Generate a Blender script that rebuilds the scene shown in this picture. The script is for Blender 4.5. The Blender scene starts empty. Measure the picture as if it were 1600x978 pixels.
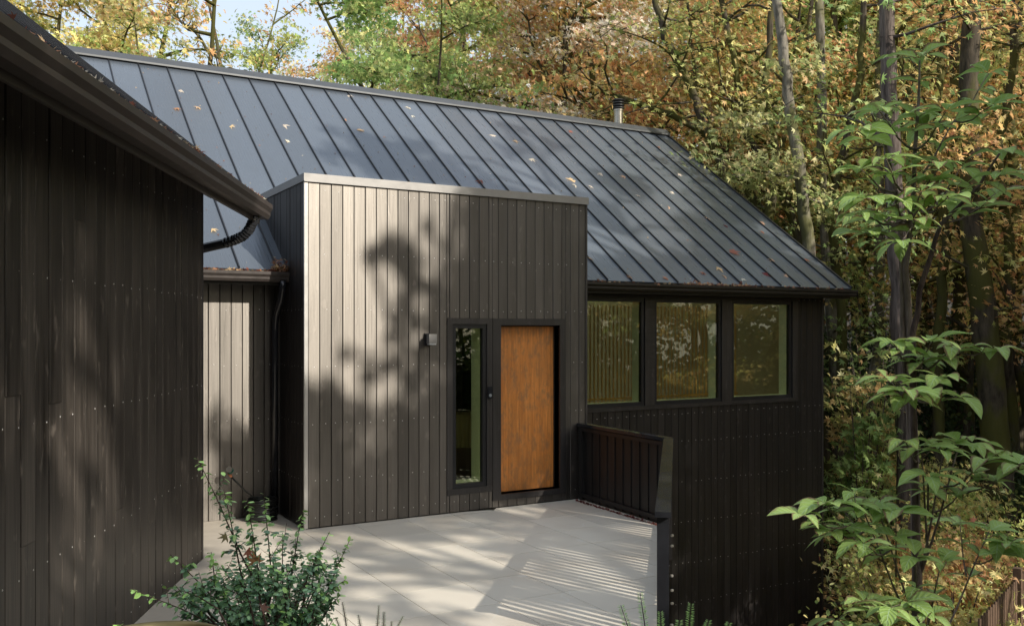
import bpy, math, random
import numpy as np
from mathutils import Vector, Matrix, noise as mnoise
R = math.radians
random.seed(7)
scene = bpy.context.scene
COL = scene.collection

# ------------------------------------------------------------------ camera frame (metres; house front wall runs along +X)
FPX, CAMH, HV = 1417.0, 2.3, 514.0
YAW = R(30)
CAM = Vector((-3.16, -10.21, CAMH))
RT = Vector((math.cos(YAW), -math.sin(YAW), 0)); FW = Vector((math.sin(YAW), math.cos(YAW), 0))
def at(u, v, Y):
    return CAM + RT * ((u - 800) / FPX * Y) + FW * Y + Vector((0, 0, (HV - v) / FPX * Y))
def camxy(x, y):
    d = Vector((x, y, 0)) - Vector((CAM.x, CAM.y, 0)); return d.dot(RT), d.dot(FW)

# ------------------------------------------------------------------ object helpers
def link(o, parent=None):
    COL.objects.link(o)
    if parent is not None: o.parent = parent
    return o
def tag(o, label=None, cat=None, group=None, kind=None):
    if label: o['label'] = label
    if cat: o['category'] = cat
    if group: o['group'] = group
    if kind: o['kind'] = kind
    return o
def thing(name, label, cat, loc=(0, 0, 0), group=None):
    o = bpy.data.objects.new(name, None); o.location = loc; link(o)
    return tag(o, label, cat, group)

class MB:
    def __init__(s): s.v = []; s.f = []; s.m = []; s.c = []; s.col = (.5, .5, .5, 1)
    def vert(s, p): s.v.append(tuple(p)); s.c.append(s.col); return len(s.v) - 1
    def face(s, idx, m=0): s.f.append(tuple(idx)); s.m.append(m)
    def hexa(s, p, m=0):
        i = [s.vert(q) for q in p]
        for a in ((0, 3, 2, 1), (4, 5, 6, 7), (0, 1, 5, 4), (1, 2, 6, 5), (2, 3, 7, 6), (3, 0, 4, 7)): s.face([i[k] for k in a], m)
    def box(s, a, b, m=0):
        (x0, y0, z0), (x1, y1, z1) = a, b
        s.hexa([(x0, y0, z0), (x1, y0, z0), (x1, y1, z0), (x0, y1, z0), (x0, y0, z1), (x1, y0, z1), (x1, y1, z1), (x0, y1, z1)], m)
    def fbox(s, O, U, W, Z, u, w, z, m=0):          # box in a frame
        P = lambda a, b, c: Vector(O) + Vector(U) * a + Vector(W) * b + Vector(Z) * c
        s.hexa([P(u[0], w[0], z[0]), P(u[1], w[0], z[0]), P(u[1], w[1], z[0]), P(u[0], w[1], z[0]),
                P(u[0], w[0], z[1]), P(u[1], w[0], z[1]), P(u[1], w[1], z[1]), P(u[0], w[1], z[1])], m)
    def tube(s, pts, rad, n=8, m=0, cap=True, uvrough=0):
        pts = [Vector(p) for p in pts]; rings = []
        if not hasattr(rad, '__len__'): rad = [rad] * len(pts)
        ref = None
        for i, p in enumerate(pts):
            d = (pts[min(i + 1, len(pts) - 1)] - pts[max(i - 1, 0)]).normalized()
            if ref is None: ref = d.orthogonal().normalized()
            ref = (ref - d * ref.dot(d))
            ref = ref.normalized() if ref.length > 1e-6 else d.orthogonal().normalized()
            b = d.cross(ref)
            rings.append([s.vert(p + (ref * math.cos(k * 2 * math.pi / n) + b * math.sin(k * 2 * math.pi / n)) * rad[i] * (1 + uvrough * random.uniform(-1, 1))) for k in range(n)])
        for a, b in zip(rings, rings[1:]):
            for k in range(n): s.face((a[k], a[(k + 1) % n], b[(k + 1) % n], b[k]), m)
        if cap: s.face(rings[0][::-1], m); s.face(rings[-1], m)
    def extrude(s, prof, O, U, A, B, L0, L1, m=0):   # closed profile in (A,B) plane, swept along U
        P = lambda l, q: Vector(O) + Vector(U) * l + Vector(A) * q[0] + Vector(B) * q[1]
        a = [s.vert(P(L0, q)) for q in prof]; b = [s.vert(P(L1, q)) for q in prof]; n = len(prof)
        for k in range(n): s.face((a[k], a[(k + 1) % n], b[(k + 1) % n], b[k]), m)
        s.face(a[::-1], m); s.face(b, m)
    def lathe(s, prof, O=(0, 0, 0), n=24, m=0):
        rings = [[s.vert((O[0] + r * math.cos(k * 2 * math.pi / n), O[1] + r * math.sin(k * 2 * math.pi / n), O[2] + z)) for k in range(n)] for r, z in prof]
        for a, b in zip(rings, rings[1:]):
            for k in range(n): s.face((a[k], a[(k + 1) % n], b[(k + 1) % n], b[k]), m)
    def build(s, name, mats, parent=None, smooth=False, fixn=True):
        me = bpy.data.meshes.new(name)
        me.from_pydata(s.v, [], s.f)
        for mm in (mats if isinstance(mats, (list, tuple)) else [mats]): me.materials.append(mm)
        me.polygons.foreach_set('material_index', s.m)
        at_ = me.color_attributes.new('Col', 'FLOAT_COLOR', 'POINT')
        at_.data.foreach_set('color', np.array(s.c, dtype=np.float32).ravel())
        if smooth: me.polygons.foreach_set('use_smooth', [True] * len(me.polygons))
        me.update()
        if fixn:
            import bmesh
            bm = bmesh.new(); bm.from_mesh(me); bmesh.ops.recalc_face_normals(bm, faces=bm.faces); bm.to_mesh(me); bm.free()
        o = bpy.data.objects.new(name, me)
        return link(o, parent)

def np_mesh(name, V, F, C, mat, parent=None, smooth=False):
    """V (n,3), F (m,4) quads, C (n,4)"""
    me = bpy.data.meshes.new(name)
    me.vertices.add(len(V)); me.vertices.foreach_set('co', V.astype(np.float32).ravel())
    k = F.shape[1]
    me.loops.add(F.size); me.loops.foreach_set('vertex_index', F.astype(np.int32).ravel())
    me.polygons.add(len(F)); me.polygons.foreach_set('loop_start', np.arange(0, F.size, k, dtype=np.int32))
    me.polygons.foreach_set('loop_total', np.full(len(F), k, dtype=np.int32))
    me.update(calc_edges=True)
    if smooth: me.polygons.foreach_set('use_smooth', [True] * len(F))
    a = me.color_attributes.new('Col', 'FLOAT_COLOR', 'POINT'); a.data.foreach_set('color', C.astype(np.float32).ravel())
    me.materials.append(mat)
    o = bpy.data.objects.new(name, me)
    return link(o, parent)

# ------------------------------------------------------------------ materials
class NT:
    def __init__(s, name):
        s.mat = bpy.data.materials.new(name); s.mat.use_nodes = True
        s.t = s.mat.node_tree; s.t.nodes.clear()
        s.out = s.n('ShaderNodeOutputMaterial')
    def n(s, t, **kw):
        x = s.t.nodes.new(t)
        for k, v in kw.items():
            if hasattr(x, k) and k not in x.inputs: setattr(x, k, v)
            else: s.set(x, k, v)
        return x
    def set(s, x, k, v):
        if isinstance(v, bpy.types.NodeSocket): s.t.links.new(v, x.inputs[k])
        else: x.inputs[k].default_value = v
    def ln(s, a, b): s.t.links.new(a, b)
    def math(s, op, a, b=0.0, c=None):
        x = s.n('ShaderNodeMath', operation=op); s.set(x, 0, a); s.set(x, 1, b)
        if c is not None: s.set(x, 2, c)
        return x.outputs[0]
    def mix(s, f, a, b, mode='MIX'):
        x = s.n('ShaderNodeMix', data_type='RGBA', blend_type=mode)
        s.set(x, 0, f); s.set(x, 6, a); s.set(x, 7, b); return x.outputs[2]
    def ramp(s, f, stops):
        x = s.n('ShaderNodeValToRGB'); s.set(x, 0, f); e = x.color_ramp.elements
        while len(e) < len(stops): e.new(.5)
        for el, (p, c) in zip(e, stops):
            el.position = p; el.color = c if len(c) == 4 else (*c, 1)
        return x.outputs[0]
    def noise(s, vec, scale, detail=4, rough=.55):
        x = s.n('ShaderNodeTexNoise'); s.set(x, 'Vector', vec); s.set(x, 'Scale', scale); s.set(x, 'Detail', detail); s.set(x, 'Roughness', rough); return x.outputs[0]
    def pos(s, scale=(1, 1, 1), loc=None):
        g = s.n('ShaderNodeNewGeometry')
        m = s.n('ShaderNodeVectorMath', operation='MULTIPLY'); s.ln(g.outputs['Position'], m.inputs[0]); m.inputs[1].default_value = scale
        o = m.outputs[0]
        if loc is not None:
            a = s.n('ShaderNodeVectorMath', operation='ADD'); s.ln(o, a.inputs[0]); s.ln(loc, a.inputs[1]); o = a.outputs[0]
        return o
    def objpos(s, scale=(1, 1, 1)):
        g = s.n('ShaderNodeTexCoord')
        m = s.n('ShaderNodeVectorMath', operation='MULTIPLY'); s.ln(g.outputs['Object'], m.inputs[0]); m.inputs[1].default_value = scale
        return m.outputs[0]
    def bump(s, h, strength=.3, dist=.01):
        x = s.n('ShaderNodeBump'); s.set(x, 'Height', h); s.set(x, 'Strength', strength); s.set(x, 'Distance', dist); return x.outputs[0]
    def bsdf(s, **kw):
        x = s.n('ShaderNodeBsdfPrincipled')
        for k, v in kw.items(): s.set(x, k, v)
        s.ln(x.outputs[0], s.out.inputs[0]); return x
def C(*a): return (*a, 1)

def simple(name, col, rough=.5, metal=0, spec=.5, nscale=0, namt=.15, bump=0):
    t = NT(name); c = C(*col); kw = {}
    if nscale:
        n = t.noise(t.pos(), nscale, 5)
        c = t.mix(n, C(*[x * (1 - namt * 2) for x in col]), C(*[min(1, x * (1 + namt * 2)) for x in col]))
        if bump: kw['Normal'] = t.bump(n, bump, .004)
        rr = t.math('MULTIPLY_ADD', n, .25, rough - .12); kw['Roughness'] = rr
    else: kw['Roughness'] = rough
    t.bsdf(**{'Base Color': c, 'Metallic': metal, 'Specular IOR Level': spec, **kw})
    return t.mat

def wood_dark(name, dark, light, gloss=.2, rough=.5, aniso=-.55, knot_amt=.6):
    t = NT(name)
    a = t.n('ShaderNodeAttribute', attribute_name='Col'); sep = t.n('ShaderNodeSeparateColor'); t.ln(a.outputs['Color'], sep.inputs[0])
    off = t.n('ShaderNodeCombineXYZ'); o1 = t.math('MULTIPLY', sep.outputs[1], 61.0); o2 = t.math('MULTIPLY', sep.outputs[2], 37.0)
    t.ln(o1, off.inputs[0]); t.ln(o2, off.inputs[1]); t.ln(o1, off.inputs[2])
    fine = t.noise(t.pos((70, 70, 1.6), off.outputs[0]), 1.0, 6, .62)
    wide = t.noise(t.pos((9, 9, .9), off.outputs[0]), 1.0, 3)
    knot = t.noise(t.pos((13, 13, 5.5), off.outputs[0]), 1.0, 2, .5)
    kn = t.ramp(knot, [(.64, (0, 0, 0)), (.75, (1, 1, 1))])
    tone = t.math('MULTIPLY_ADD', sep.outputs[0], .42, .8)
    g = t.math('MULTIPLY_ADD', wide, .5, t.math('MULTIPLY', fine, .55))
    c = t.mix(t.ramp(g, [(.36, (0, 0, 0)), (.68, (1, 1, 1))]), C(*dark), C(*light))
    c = t.mix(t.math('MULTIPLY', kn, knot_amt), c, C(*[min(1, x * 4.5) for x in light]))
    vm = t.n('ShaderNodeVectorMath', operation='SCALE'); t.ln(c, vm.inputs[0]); t.ln(tone, vm.inputs['Scale'])
    nb = t.bump(t.math('ADD', fine, t.math('MULTIPLY', kn, .4)), .22, .003)
    p = t.n('ShaderNodeBsdfPrincipled'); t.ln(vm.outputs[0], p.inputs['Base Color']); p.inputs['Specular IOR Level'].default_value = .35
    rg = t.math('MULTIPLY_ADD', wide, .3, rough - .12)
    t.ln(rg, p.inputs['Roughness']); t.ln(nb, p.inputs['Normal'])
    gl = t.n('ShaderNodeBsdfGlossy'); gl.inputs[0].default_value = C(.98, .9, .8)
    t.ln(t.math('ADD', rg, -.04), gl.inputs['Roughness']); t.ln(nb, gl.inputs['Normal']); gl.inputs['Anisotropy'].default_value = aniso
    tg = t.n('ShaderNodeCombineXYZ'); tg.inputs[2].default_value = 1.0; t.ln(tg.outputs[0], gl.inputs['Tangent'])
    m = t.n('ShaderNodeMixShader')
    t.ln(t.math('MULTIPLY', t.math('MULTIPLY_ADD', g, 1.1, .35), t.math('MULTIPLY', tone, gloss)), m.inputs[0])
    t.ln(p.outputs[0], m.inputs[1]); t.ln(gl.outputs[0], m.inputs[2]); t.ln(m.outputs[0], t.out.inputs[0])
    return t.mat

M = {}
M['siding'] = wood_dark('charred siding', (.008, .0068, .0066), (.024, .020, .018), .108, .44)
M['siding_shaded'] = wood_dark('charred siding shaded copy', (.007, .0058, .0058), (.018, .015, .0145), .02, .45, -.3, .35)  # copy of the siding with shade put into its colour and gloss
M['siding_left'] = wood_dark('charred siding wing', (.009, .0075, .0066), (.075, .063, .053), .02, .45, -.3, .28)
M['trimwood'] = wood_dark('charred trim', (.016, .0145, .0148), (.034, .031, .0315), .03, .45, -.2, .2)
M['railwood'] = wood_dark('rail boards', (.008, .0075, .0078), (.016, .015, .0155), .03, .45, -.2, .1)
M['nail'] = simple('nail', (.75, .73, .7), .45, .3)
M['backing'] = simple('backing', (.006, .006, .006), .9)
M['black'] = simple('black frame', (.014, .014, .016), .4, nscale=30, namt=.1)
M['blackgloss'] = simple('black gloss', (.022, .023, .027), .16, nscale=9, namt=.2)
M['gutter'] = simple('gutter brown', (.05, .04, .036), .42, nscale=14, namt=.25)
M['gutterdark'] = simple('gutter dark', (.02, .017, .016), .4, nscale=14, namt=.25)
M['bright'] = simple('bright trim', (.55, .53, .5), .4, .4, nscale=6, namt=.06)
M['coping'] = simple('coping metal', (.30, .29, .28), .42, .55, nscale=6, namt=.12)
M['capmetal'] = simple('cap metal', (.10, .105, .11), .4, .5, nscale=6, namt=.12)
M['flue'] = simple('flue steel', (.35, .32, .27), .28, .9, nscale=20, namt=.25)
M['fluedark'] = simple('flue dark', (.05, .05, .05), .4, .5)
M['reveal'] = simple('painted reveal', (.92, .97, .80), .5)
M['intwall'] = simple('interior plaster', (.50, .41, .24), .8)
M['intwhite'] = simple('interior white', (.8, .76, .66), .7)
M['intdark'] = simple('interior dark', (.34, .29, .2), .8)
M['intfloor'] = simple('interior floor', (.2, .13, .07), .4)
M['slat'] = simple('stained slat', (.75, .42, .13), .5)
M['cream'] = simple('cream ribbed', (.8, .68, .36), .6)
M['brass'] = simple('aged brass', (.22, .175, .08), .34, .85, nscale=12, namt=.3)
M['rubber'] = simple('hose rubber', (.02, .021, .02), .35)
M['nozzle'] = simple('nozzle metal', (.7, .66, .6), .3, .8)
M['green_plastic'] = simple('green plastic', (.04, .16, .13), .4)
M['copper'] = simple('copper fitting', (.6, .25, .14), .35, .8)
M['frost'] = simple('frosted glass', (.6, .62, .62), .35)
M['concrete'] = simple('concrete apron', (.48, .43, .36), .8, nscale=5, namt=.12, bump=.2)
M['fencewood'] = simple('fence wood', (.12, .075, .05), .7, nscale=18, namt=.3, bump=.3)
M['lens'] = simple('bell lens', (.25, .27, .28), .15)

def roof_mat():
    t = NT('standing seam steel')
    a = t.n('ShaderNodeAttribute', attribute_name='Col'); sep = t.n('ShaderNodeSeparateColor'); t.ln(a.outputs['Color'], sep.inputs[0])
    n1 = t.noise(t.pos((.7, .7, .7)), 1, 4)
    dirt = t.noise(t.pos((60, 3, 3)), 1, 4)
    c = t.mix(n1, C(.115, .14, .175), C(.15, .178, .215))
    c = t.mix(t.math('MULTIPLY', dirt, .45), c, C(.085, .088, .09))
    spots = t.ramp(t.noise(t.pos(), 26, 2), [(.73, (0, 0, 0)), (.78, (1, 1, 1))])
    c = t.mix(t.math('MULTIPLY', spots, .25), c, C(.3, .28, .25))
    vm = t.n('ShaderNodeVectorMath', operation='SCALE'); t.ln(c, vm.inputs[0]); t.ln(t.math('MULTIPLY_ADD', sep.outputs[0], .3, .85), vm.inputs['Scale'])
    sx = t.n('ShaderNodeSeparateXYZ'); t.ln(t.pos(), sx.inputs[0])
    rib = t.math('SINE', t.math('MULTIPLY', sx.outputs[0], 2 * math.pi / .045))
    wav = t.noise(t.pos((1.6, .7, .7)), 1, 2)
    nb = t.bump(t.math('ADD', t.math('MULTIPLY', rib, .12), t.math('MULTIPLY', wav, 3.0)), .25, .006)
    t.bsdf(**{'Base Color': vm.outputs[0], 'Roughness': t.math('MULTIPLY_ADD', dirt, .2, .2), 'Metallic': .38, 'Specular IOR Level': .7, 'Normal': nb})
    return t.mat
M['roof'] = roof_mat()
M['roofseam'] = simple('seam steel', (.012, .012, .014), .4)

def door_mat():
    t = NT('stained plywood door')
    fine = t.noise(t.pos((40, 40, 1.8)), 1, 7, .65)
    blot = t.noise(t.pos((3, 3, 1.6)), 1, 4)
    mott = t.noise(t.pos((14, 14, 7)), 1, 5, .7)
    c = t.mix(t.ramp(fine, [(.3, (0, 0, 0)), (.7, (1, 1, 1))]), C(.50, .165, .032), C(.86, .345, .085))
    c = t.mix(t.math('MULTIPLY', t.ramp(mott, [(.46, (0, 0, 0)), (.66, (1, 1, 1))]), .7), c, C(.30, .16, .08))
    c = t.mix(t.math('MULTIPLY', t.ramp(blot, [(.42, (0, 0, 0)), (.7, (1, 1, 1))]), .45), c, C(.42, .17, .05))
    t.bsdf(**{'Base Color': c, 'Roughness': .42, 'Normal': t.bump(fine, .2, .003)})
    return t.mat
M['door'] = door_mat()

def glass_mat():
    t = NT('window glass')
    tr = t.n('ShaderNodeBsdfTransparent'); tr.inputs[0].default_value = C(.82, .84, .70)
    gl = t.n('ShaderNodeBsdfGlossy'); gl.inputs[0].default_value = C(.8, .82, .72); gl.inputs['Roughness'].default_value = .015
    t.ln(t.bump(t.noise(t.pos(), 1.3, 1), .05, .01), gl.inputs['Normal'])
    ge = t.n('ShaderNodeNewGeometry'); dp = t.n('ShaderNodeVectorMath', operation='DOT_PRODUCT'); t.ln(ge.outputs['Normal'], dp.inputs[0]); t.ln(ge.outputs['Incoming'], dp.inputs[1])
    fr = t.math('POWER', t.math('SUBTRACT', 1.0, t.math('ABSOLUTE', dp.outputs['Value'])), 5.0)
    m = t.n('ShaderNodeMixShader'); t.ln(t.math('MULTIPLY_ADD', fr, .85, .085), m.inputs[0])
    t.ln(tr.outputs[0], m.inputs[1]); t.ln(gl.outputs[0], m.inputs[2]); t.ln(m.outputs[0], t.out.inputs[0])
    return t.mat
M['glass'] = glass_mat()

def tile_mat():
    t = NT('patio porcelain')
    a = t.n('ShaderNodeAttribute', attribute_name='Col'); sep = t.n('ShaderNodeSeparateColor'); t.ln(a.outputs['Color'], sep.inputs[0])
    off = t.n('ShaderNodeCombineXYZ'); t.ln(t.math('MULTIPLY', sep.outputs[1], 40), off.inputs[0]); t.ln(t.math('MULTIPLY', sep.outputs[2], 40), off.inputs[1])
    n1 = t.noise(t.pos((1, 1, 1), off.outputs[0]), 1.6, 5); n2 = t.noise(t.pos(), 90, 3)
    c = t.mix(n1, C(.66, .60, .505), C(.79, .725, .61))
    warm = t.ramp(t.noise(t.pos(), .9, 2), [(.5, (0, 0, 0)), (.72, (1, 1, 1))])
    c = t.mix(t.math('MULTIPLY', warm, .35), c, C(.56, .45, .33))
    vein = t.ramp(t.math('ABSOLUTE', t.math('SUBTRACT', t.noise(t.pos((1, 1, 1), off.outputs[0]), .8, 2), .5)), [(0, (1, 1, 1)), (.0035, (0, 0, 0))])
    c = t.mix(t.math('MULTIPLY', vein, .4), c, C(.8, .78, .72))
    c = t.mix(t.math('MULTIPLY', n2, .2), c, C(.4, .38, .34))
    vm = t.n('ShaderNodeVectorMath', operation='SCALE'); t.ln(c, vm.inputs[0]); t.ln(t.math('MULTIPLY_ADD', sep.outputs[0], .16, .92), vm.inputs['Scale'])
    t.bsdf(**{'Base Color': vm.outputs[0], 'Roughness': t.math('MULTIPLY_ADD', n1, .2, .42), 'Specular IOR Level': .45, 'Normal': t.bump(n2, .08, .002)})
    return t.mat
M['tile'] = tile_mat()
M['grout'] = simple('grout', (.85, .82, .75), .9)

def bark_mat(name, dark, light, moss, mossamt, sx=9, sz=2.2):
    t = NT(name)
    n = t.noise(t.objpos((sx, sx, sz)), 1, 6, .65); n2 = t.noise(t.objpos((1.3, 1.3, .8)), 1, 3)
    c = t.mix(t.ramp(n, [(.35, (0, 0, 0)), (.65, (1, 1, 1))]), C(*dark), C(*light))
    lo = .62 - mossamt * .35
    c = t.mix(t.ramp(n2, [(lo, (0, 0, 0)), (lo + .12, (.85, .85, .85))]), c, C(*moss))
    t.bsdf(**{'Base Color': c, 'Roughness': .85, 'Specular IOR Level': .25, 'Normal': t.bump(n, .8, .03)})
    return t.mat
M['bark'] = bark_mat('mossy bark', (.03, .025, .018), (.11, .09, .065), (.085, .085, .018), .6)
M['barkpale'] = bark_mat('alder bark', (.07, .063, .05), (.30, .27, .22), (.11, .11, .035), .45)
M['barkfir'] = bark_mat('fir bark', (.055, .042, .036), (.20, .16, .14), (.07, .07, .03), .1, 14, 1.6)
M['twig'] = bark_mat('twig bark', (.05, .03, .03), (.15, .11, .09), (.2, .17, .14), .3, 40, 10)
M['twigpale'] = bark_mat('sapling bark', (.13, .095, .08), (.34, .28, .24), (.2, .17, .13), .4, 60, 9)

def leaf_mat(name, trans=.35, rough=.5, spec=.35, hue=True):
    t = NT(name)
    a = t.n('ShaderNodeAttribute', attribute_name='Col')
    c = a.outputs['Color']
    if hue:
        oi = t.n('ShaderNodeObjectInfo'); h = t.n('ShaderNodeHueSaturation')
        t.ln(c, h.inputs['Color']); t.ln(t.math('MULTIPLY_ADD', oi.outputs['Random'], .035, .4825), h.inputs['Hue'])
        t.ln(t.math('MULTIPLY_ADD', oi.outputs['Random'], .3, .95), h.inputs['Value']); c = h.outputs[0]
    p = t.n('ShaderNodeBsdfPrincipled'); t.ln(c, p.inputs['Base Color']); p.inputs['Roughness'].default_value = rough; p.inputs['Specular IOR Level'].default_value = spec
    tl = t.n('ShaderNodeBsdfTranslucent')
    g = t.n('ShaderNodeGamma'); t.ln(c, g.inputs[0]); g.inputs[1].default_value = .85; t.ln(g.outputs[0], tl.inputs[0])
    m = t.n('ShaderNodeMixShader'); m.inputs[0].default_value = trans
    t.ln(p.outputs[0], m.inputs[1]); t.ln(tl.outputs[0], m.inputs[2]); t.ln(m.outputs[0], t.out.inputs[0])
    return t.mat
M['leaf'] = leaf_mat('tree leaves', .45)
M['leafgloss'] = leaf_mat('shrub leaves', .18, .28, .6, False)
def sapling_leaf_mat():
    t = NT('dogwood leaves')
    a = t.n('ShaderNodeAttribute', attribute_name='Col'); sep = t.n('ShaderNodeSeparateColor'); t.ln(a.outputs['Color'], sep.inputs[0])
    # R along leaf, G across (-1..1 packed), B random
    side = t.math('ABSOLUTE', t.math('MULTIPLY_ADD', sep.outputs[1], 2.0, -1.0))
    n = t.noise(t.pos(), 45, 4)
    base = t.mix(t.math('MULTIPLY_ADD', sep.outputs[2], .6, t.math('MULTIPLY', n, .4)), C(.27, .42, .10), C(.46, .62, .20))
    v = t.math('SINE', t.math('MULTIPLY', t.math('SUBTRACT', sep.outputs[0], t.math('MULTIPLY', side, .28)), 38.0))
    vein = t.ramp(v, [(.75, (0, 0, 0)), (1.0, (.5, .5, .5))])
    mid = t.ramp(side, [(0.0, (1, 1, 1)), (.09, (0, 0, 0))])
    c = t.mix(t.math('MAXIMUM', vein, mid), base, C(.45, .6, .36))
    edge = t.ramp(t.math('ADD', t.math('MULTIPLY', side, .75), t.math('MULTIPLY', n, .6)), [(.74, (0, 0, 0)), (.93, (1, 1, 1))])
    edge = t.math('MULTIPLY', edge, t.ramp(sep.outputs[2], [(.35, (0, 0, 0)), (.7, (1, 1, 1))]))
    c = t.mix(edge, c, C(.22, .15, .09))
    p = t.n('ShaderNodeBsdfPrincipled'); t.ln(c, p.inputs['Base Color']); p.inputs['Roughness'].default_value = .55; p.inputs['Specular IOR Level'].default_value = .18
    t.ln(t.bump(v, .35, .002), p.inputs['Normal'])
    tl = t.n('ShaderNodeBsdfTranslucent'); t.ln(c, tl.inputs[0])
    m = t.n('ShaderNodeMixShader'); m.inputs[0].default_value = .35
    t.ln(p.outputs[0], m.inputs[1]); t.ln(tl.outputs[0], m.inputs[2]); t.ln(m.outputs[0], t.out.inputs[0])
    return t.mat
M['dogleaf'] = sapling_leaf_mat()

def ground_mat():
    t = NT('forest floor')
    n = t.noise(t.pos(), 1.2, 6, .6); n2 = t.noise(t.pos(), 14, 5, .7)
    c = t.mix(n2, C(.018, .013, .009), C(.07, .045, .025))
    c = t.mix(t.ramp(n, [(.48, (0, 0, 0)), (.62, (.8, .8, .8))]), c, C(.022, .035, .012))
    t.bsdf(**{'Base Color': c, 'Roughness': .95, 'Normal': t.bump(n2, .8, .08)})
    return t.mat
M['ground'] = ground_mat()

# ------------------------------------------------------------------ sun and sky
SUN = Vector((.34, -.94, 0)).normalized() * math.cos(R(31)) + Vector((0, 0, math.sin(R(31))))
w = bpy.data.worlds.new('World'); scene.world = w; w.use_nodes = True
wn = w.node_tree; wn.nodes.clear()
sky = wn.nodes.new('ShaderNodeTexSky'); sky.sky_type = 'NISHITA'; sky.sun_disc = False
sky.sun_elevation = R(31); sky.sun_rotation = math.atan2(SUN.x, SUN.y); sky.air_density = 1.2; sky.dust_density = 3.0; sky.ozone_density = 1.0
bg = wn.nodes.new('ShaderNodeBackground'); bg.inputs[1].default_value = .15
mxn = wn.nodes.new('ShaderNodeMix'); mxn.data_type = 'RGBA'; mxn.inputs[0].default_value = .5; wn.links.new(sky.outputs[0], mxn.inputs[6]); mxn.inputs[7].default_value = (8.0, 8.8, 9.8, 1)
wo = wn.nodes.new('ShaderNodeOutputWorld'); wn.links.new(mxn.outputs[2], bg.inputs[0]); wn.links.new(bg.outputs[0], wo.inputs[0])
sl = bpy.data.lights.new('sun_lamp', 'SUN'); sl.energy = 5.0; sl.angle = R(.55); sl.color = (1, .93, .82)
so = bpy.data.objects.new('sun_lamp', sl); so.rotation_euler = SUN.to_track_quat('Z', 'Y').to_euler(); so.location = SUN * 60; link(so)
cd = bpy.data.cameras.new('camera'); cd.sensor_width = 36; cd.lens = FPX / 1600 * 36; cd.shift_y = (HV - 489) / 1600; cd.clip_end = 1500; cd.clip_start = .05
co = bpy.data.objects.new('camera', cd); co.location = CAM; co.rotation_euler = (R(90), 0, -YAW); link(co); scene.camera = co
scene.view_settings.view_transform = 'Standard'; scene.view_settings.look = 'None'; scene.view_settings.exposure = 0; scene.view_settings.gamma = 1
scene.cycles.max_bounces = 7; scene.cycles.diffuse_bounces = 3; scene.cycles.glossy_bounces = 3; scene.cycles.transparent_max_bounces = 8
scene.cycles.transmission_bounces = 3; scene.cycles.sample_clamp_indirect = 4

# ------------------------------------------------------------------ terrain
RP = [Vector((3.74, -.02)), Vector((3.70, -1.98)), Vector((.92, -5.24))]     # railing line on the patio edge
def sm(a, b, x):
    t = max(0, min(1, (x - a) / (b - a))); return t * t * (3 - 2 * t)
def ground_z(x, y):
    X, Y = camxy(x, y)
    hill = -3.4 + .12 * max(0, Y - 12) + .02 * max(0, abs(X) - 20)
    # how far right of the rail line
    if y < -1.98: r = ((x - RP[1].x) * .76 - (y - RP[1].y) * .65)
    else: r = x - 3.7
    if Y < 6.4: r = min(r, 10) ; near = sm(3.4, 6.3, Y + max(0, X - 1.5) * .7)
    else: near = sm(3.4, 6.3, Y + max(0, X - 1.5) * .7)
    left = -.05 if Y > 5.6 else -.05 + .45 * sm(5.6, 4.2, Y)
    right = left + (hill - left) * near
    k = sm(-.3, .35, r) if Y > 6.0 else sm(-.5, 2.0, X - .9) 
    z = left + (right - left) * k
    back = sm(6, 14, y)
    z = z + (max(z, hill) - z) * 0
    if y > 5: z = z * (1 - back) + hill * back
    if -5 < x < 10 and 1 < y < 11: z = min(z, -.35)
    nz = mnoise.noise(Vector((x * .25, y * .25, 3))) * .35 * sm(8, 16, Y) if Y > 8 else 0
    return z + nz
def make_ground():
    xs = np.concatenate([np.arange(-150, -20, 8), np.arange(-20, 40, .8), np.arange(40, 151, 6)])
    ys = np.concatenate([np.arange(-60, -16, 5), np.arange(-16, 40, .8), np.arange(40, 160, 6)])
    V = np.array([(x, y, ground_z(x, y)) for y in ys for x in xs]); nx = len(xs)
    F = np.array([(j * nx + i, j * nx + i + 1, (j + 1) * nx + i + 1, (j + 1) * nx + i) for j in range(len(ys) - 1) for i in range(nx - 1)])
    o = np_mesh('ground', V, F, np.full((len(V), 4), .5), M['ground'], smooth=True); tag(o, kind='structure')
make_ground()

# patio tiles clipped to a polygon
def clip_poly(poly, a, b):
    out = []
    inside = lambda p: (b[0] - a[0]) * (p[1] - a[1]) - (b[1] - a[1]) * (p[0] - a[0]) >= 0
    for i in range(len(poly)):
        p, q = poly[i], poly[(i + 1) % len(poly)]
        ip, iq = inside(p), inside(q)
        if ip: out.append(p)
        if ip != iq:
            d1 = (b[0] - a[0]) * (p[1] - a[1]) - (b[1] - a[1]) * (p[0] - a[0]); d2 = (b[0] - a[0]) * (q[1] - a[1]) - (b[1] - a[1]) * (q[0] - a[0])
            t = d1 / (d1 - d2); out.append((p[0] + (q[0] - p[0]) * t, p[1] + (q[1] - p[1]) * t))
    return out
WA = R(25.88); P0 = Vector((-1.32, -.79, 0)); D = Vector((math.sin(WA), math.cos(WA), 0)); N = Vector((D.y, -D.x, 0)); Z = Vector((0, 0, 1))
e1 = P0 + N * .36 + D * 1.4; e2 = P0 + N * .36 - D * 7.0
PB = [(3.775, .02), (e1.x, .02), (e2.x, e2.y), (-.42, -6.6), (.88, -5.24), (3.70, -1.95)]
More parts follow.
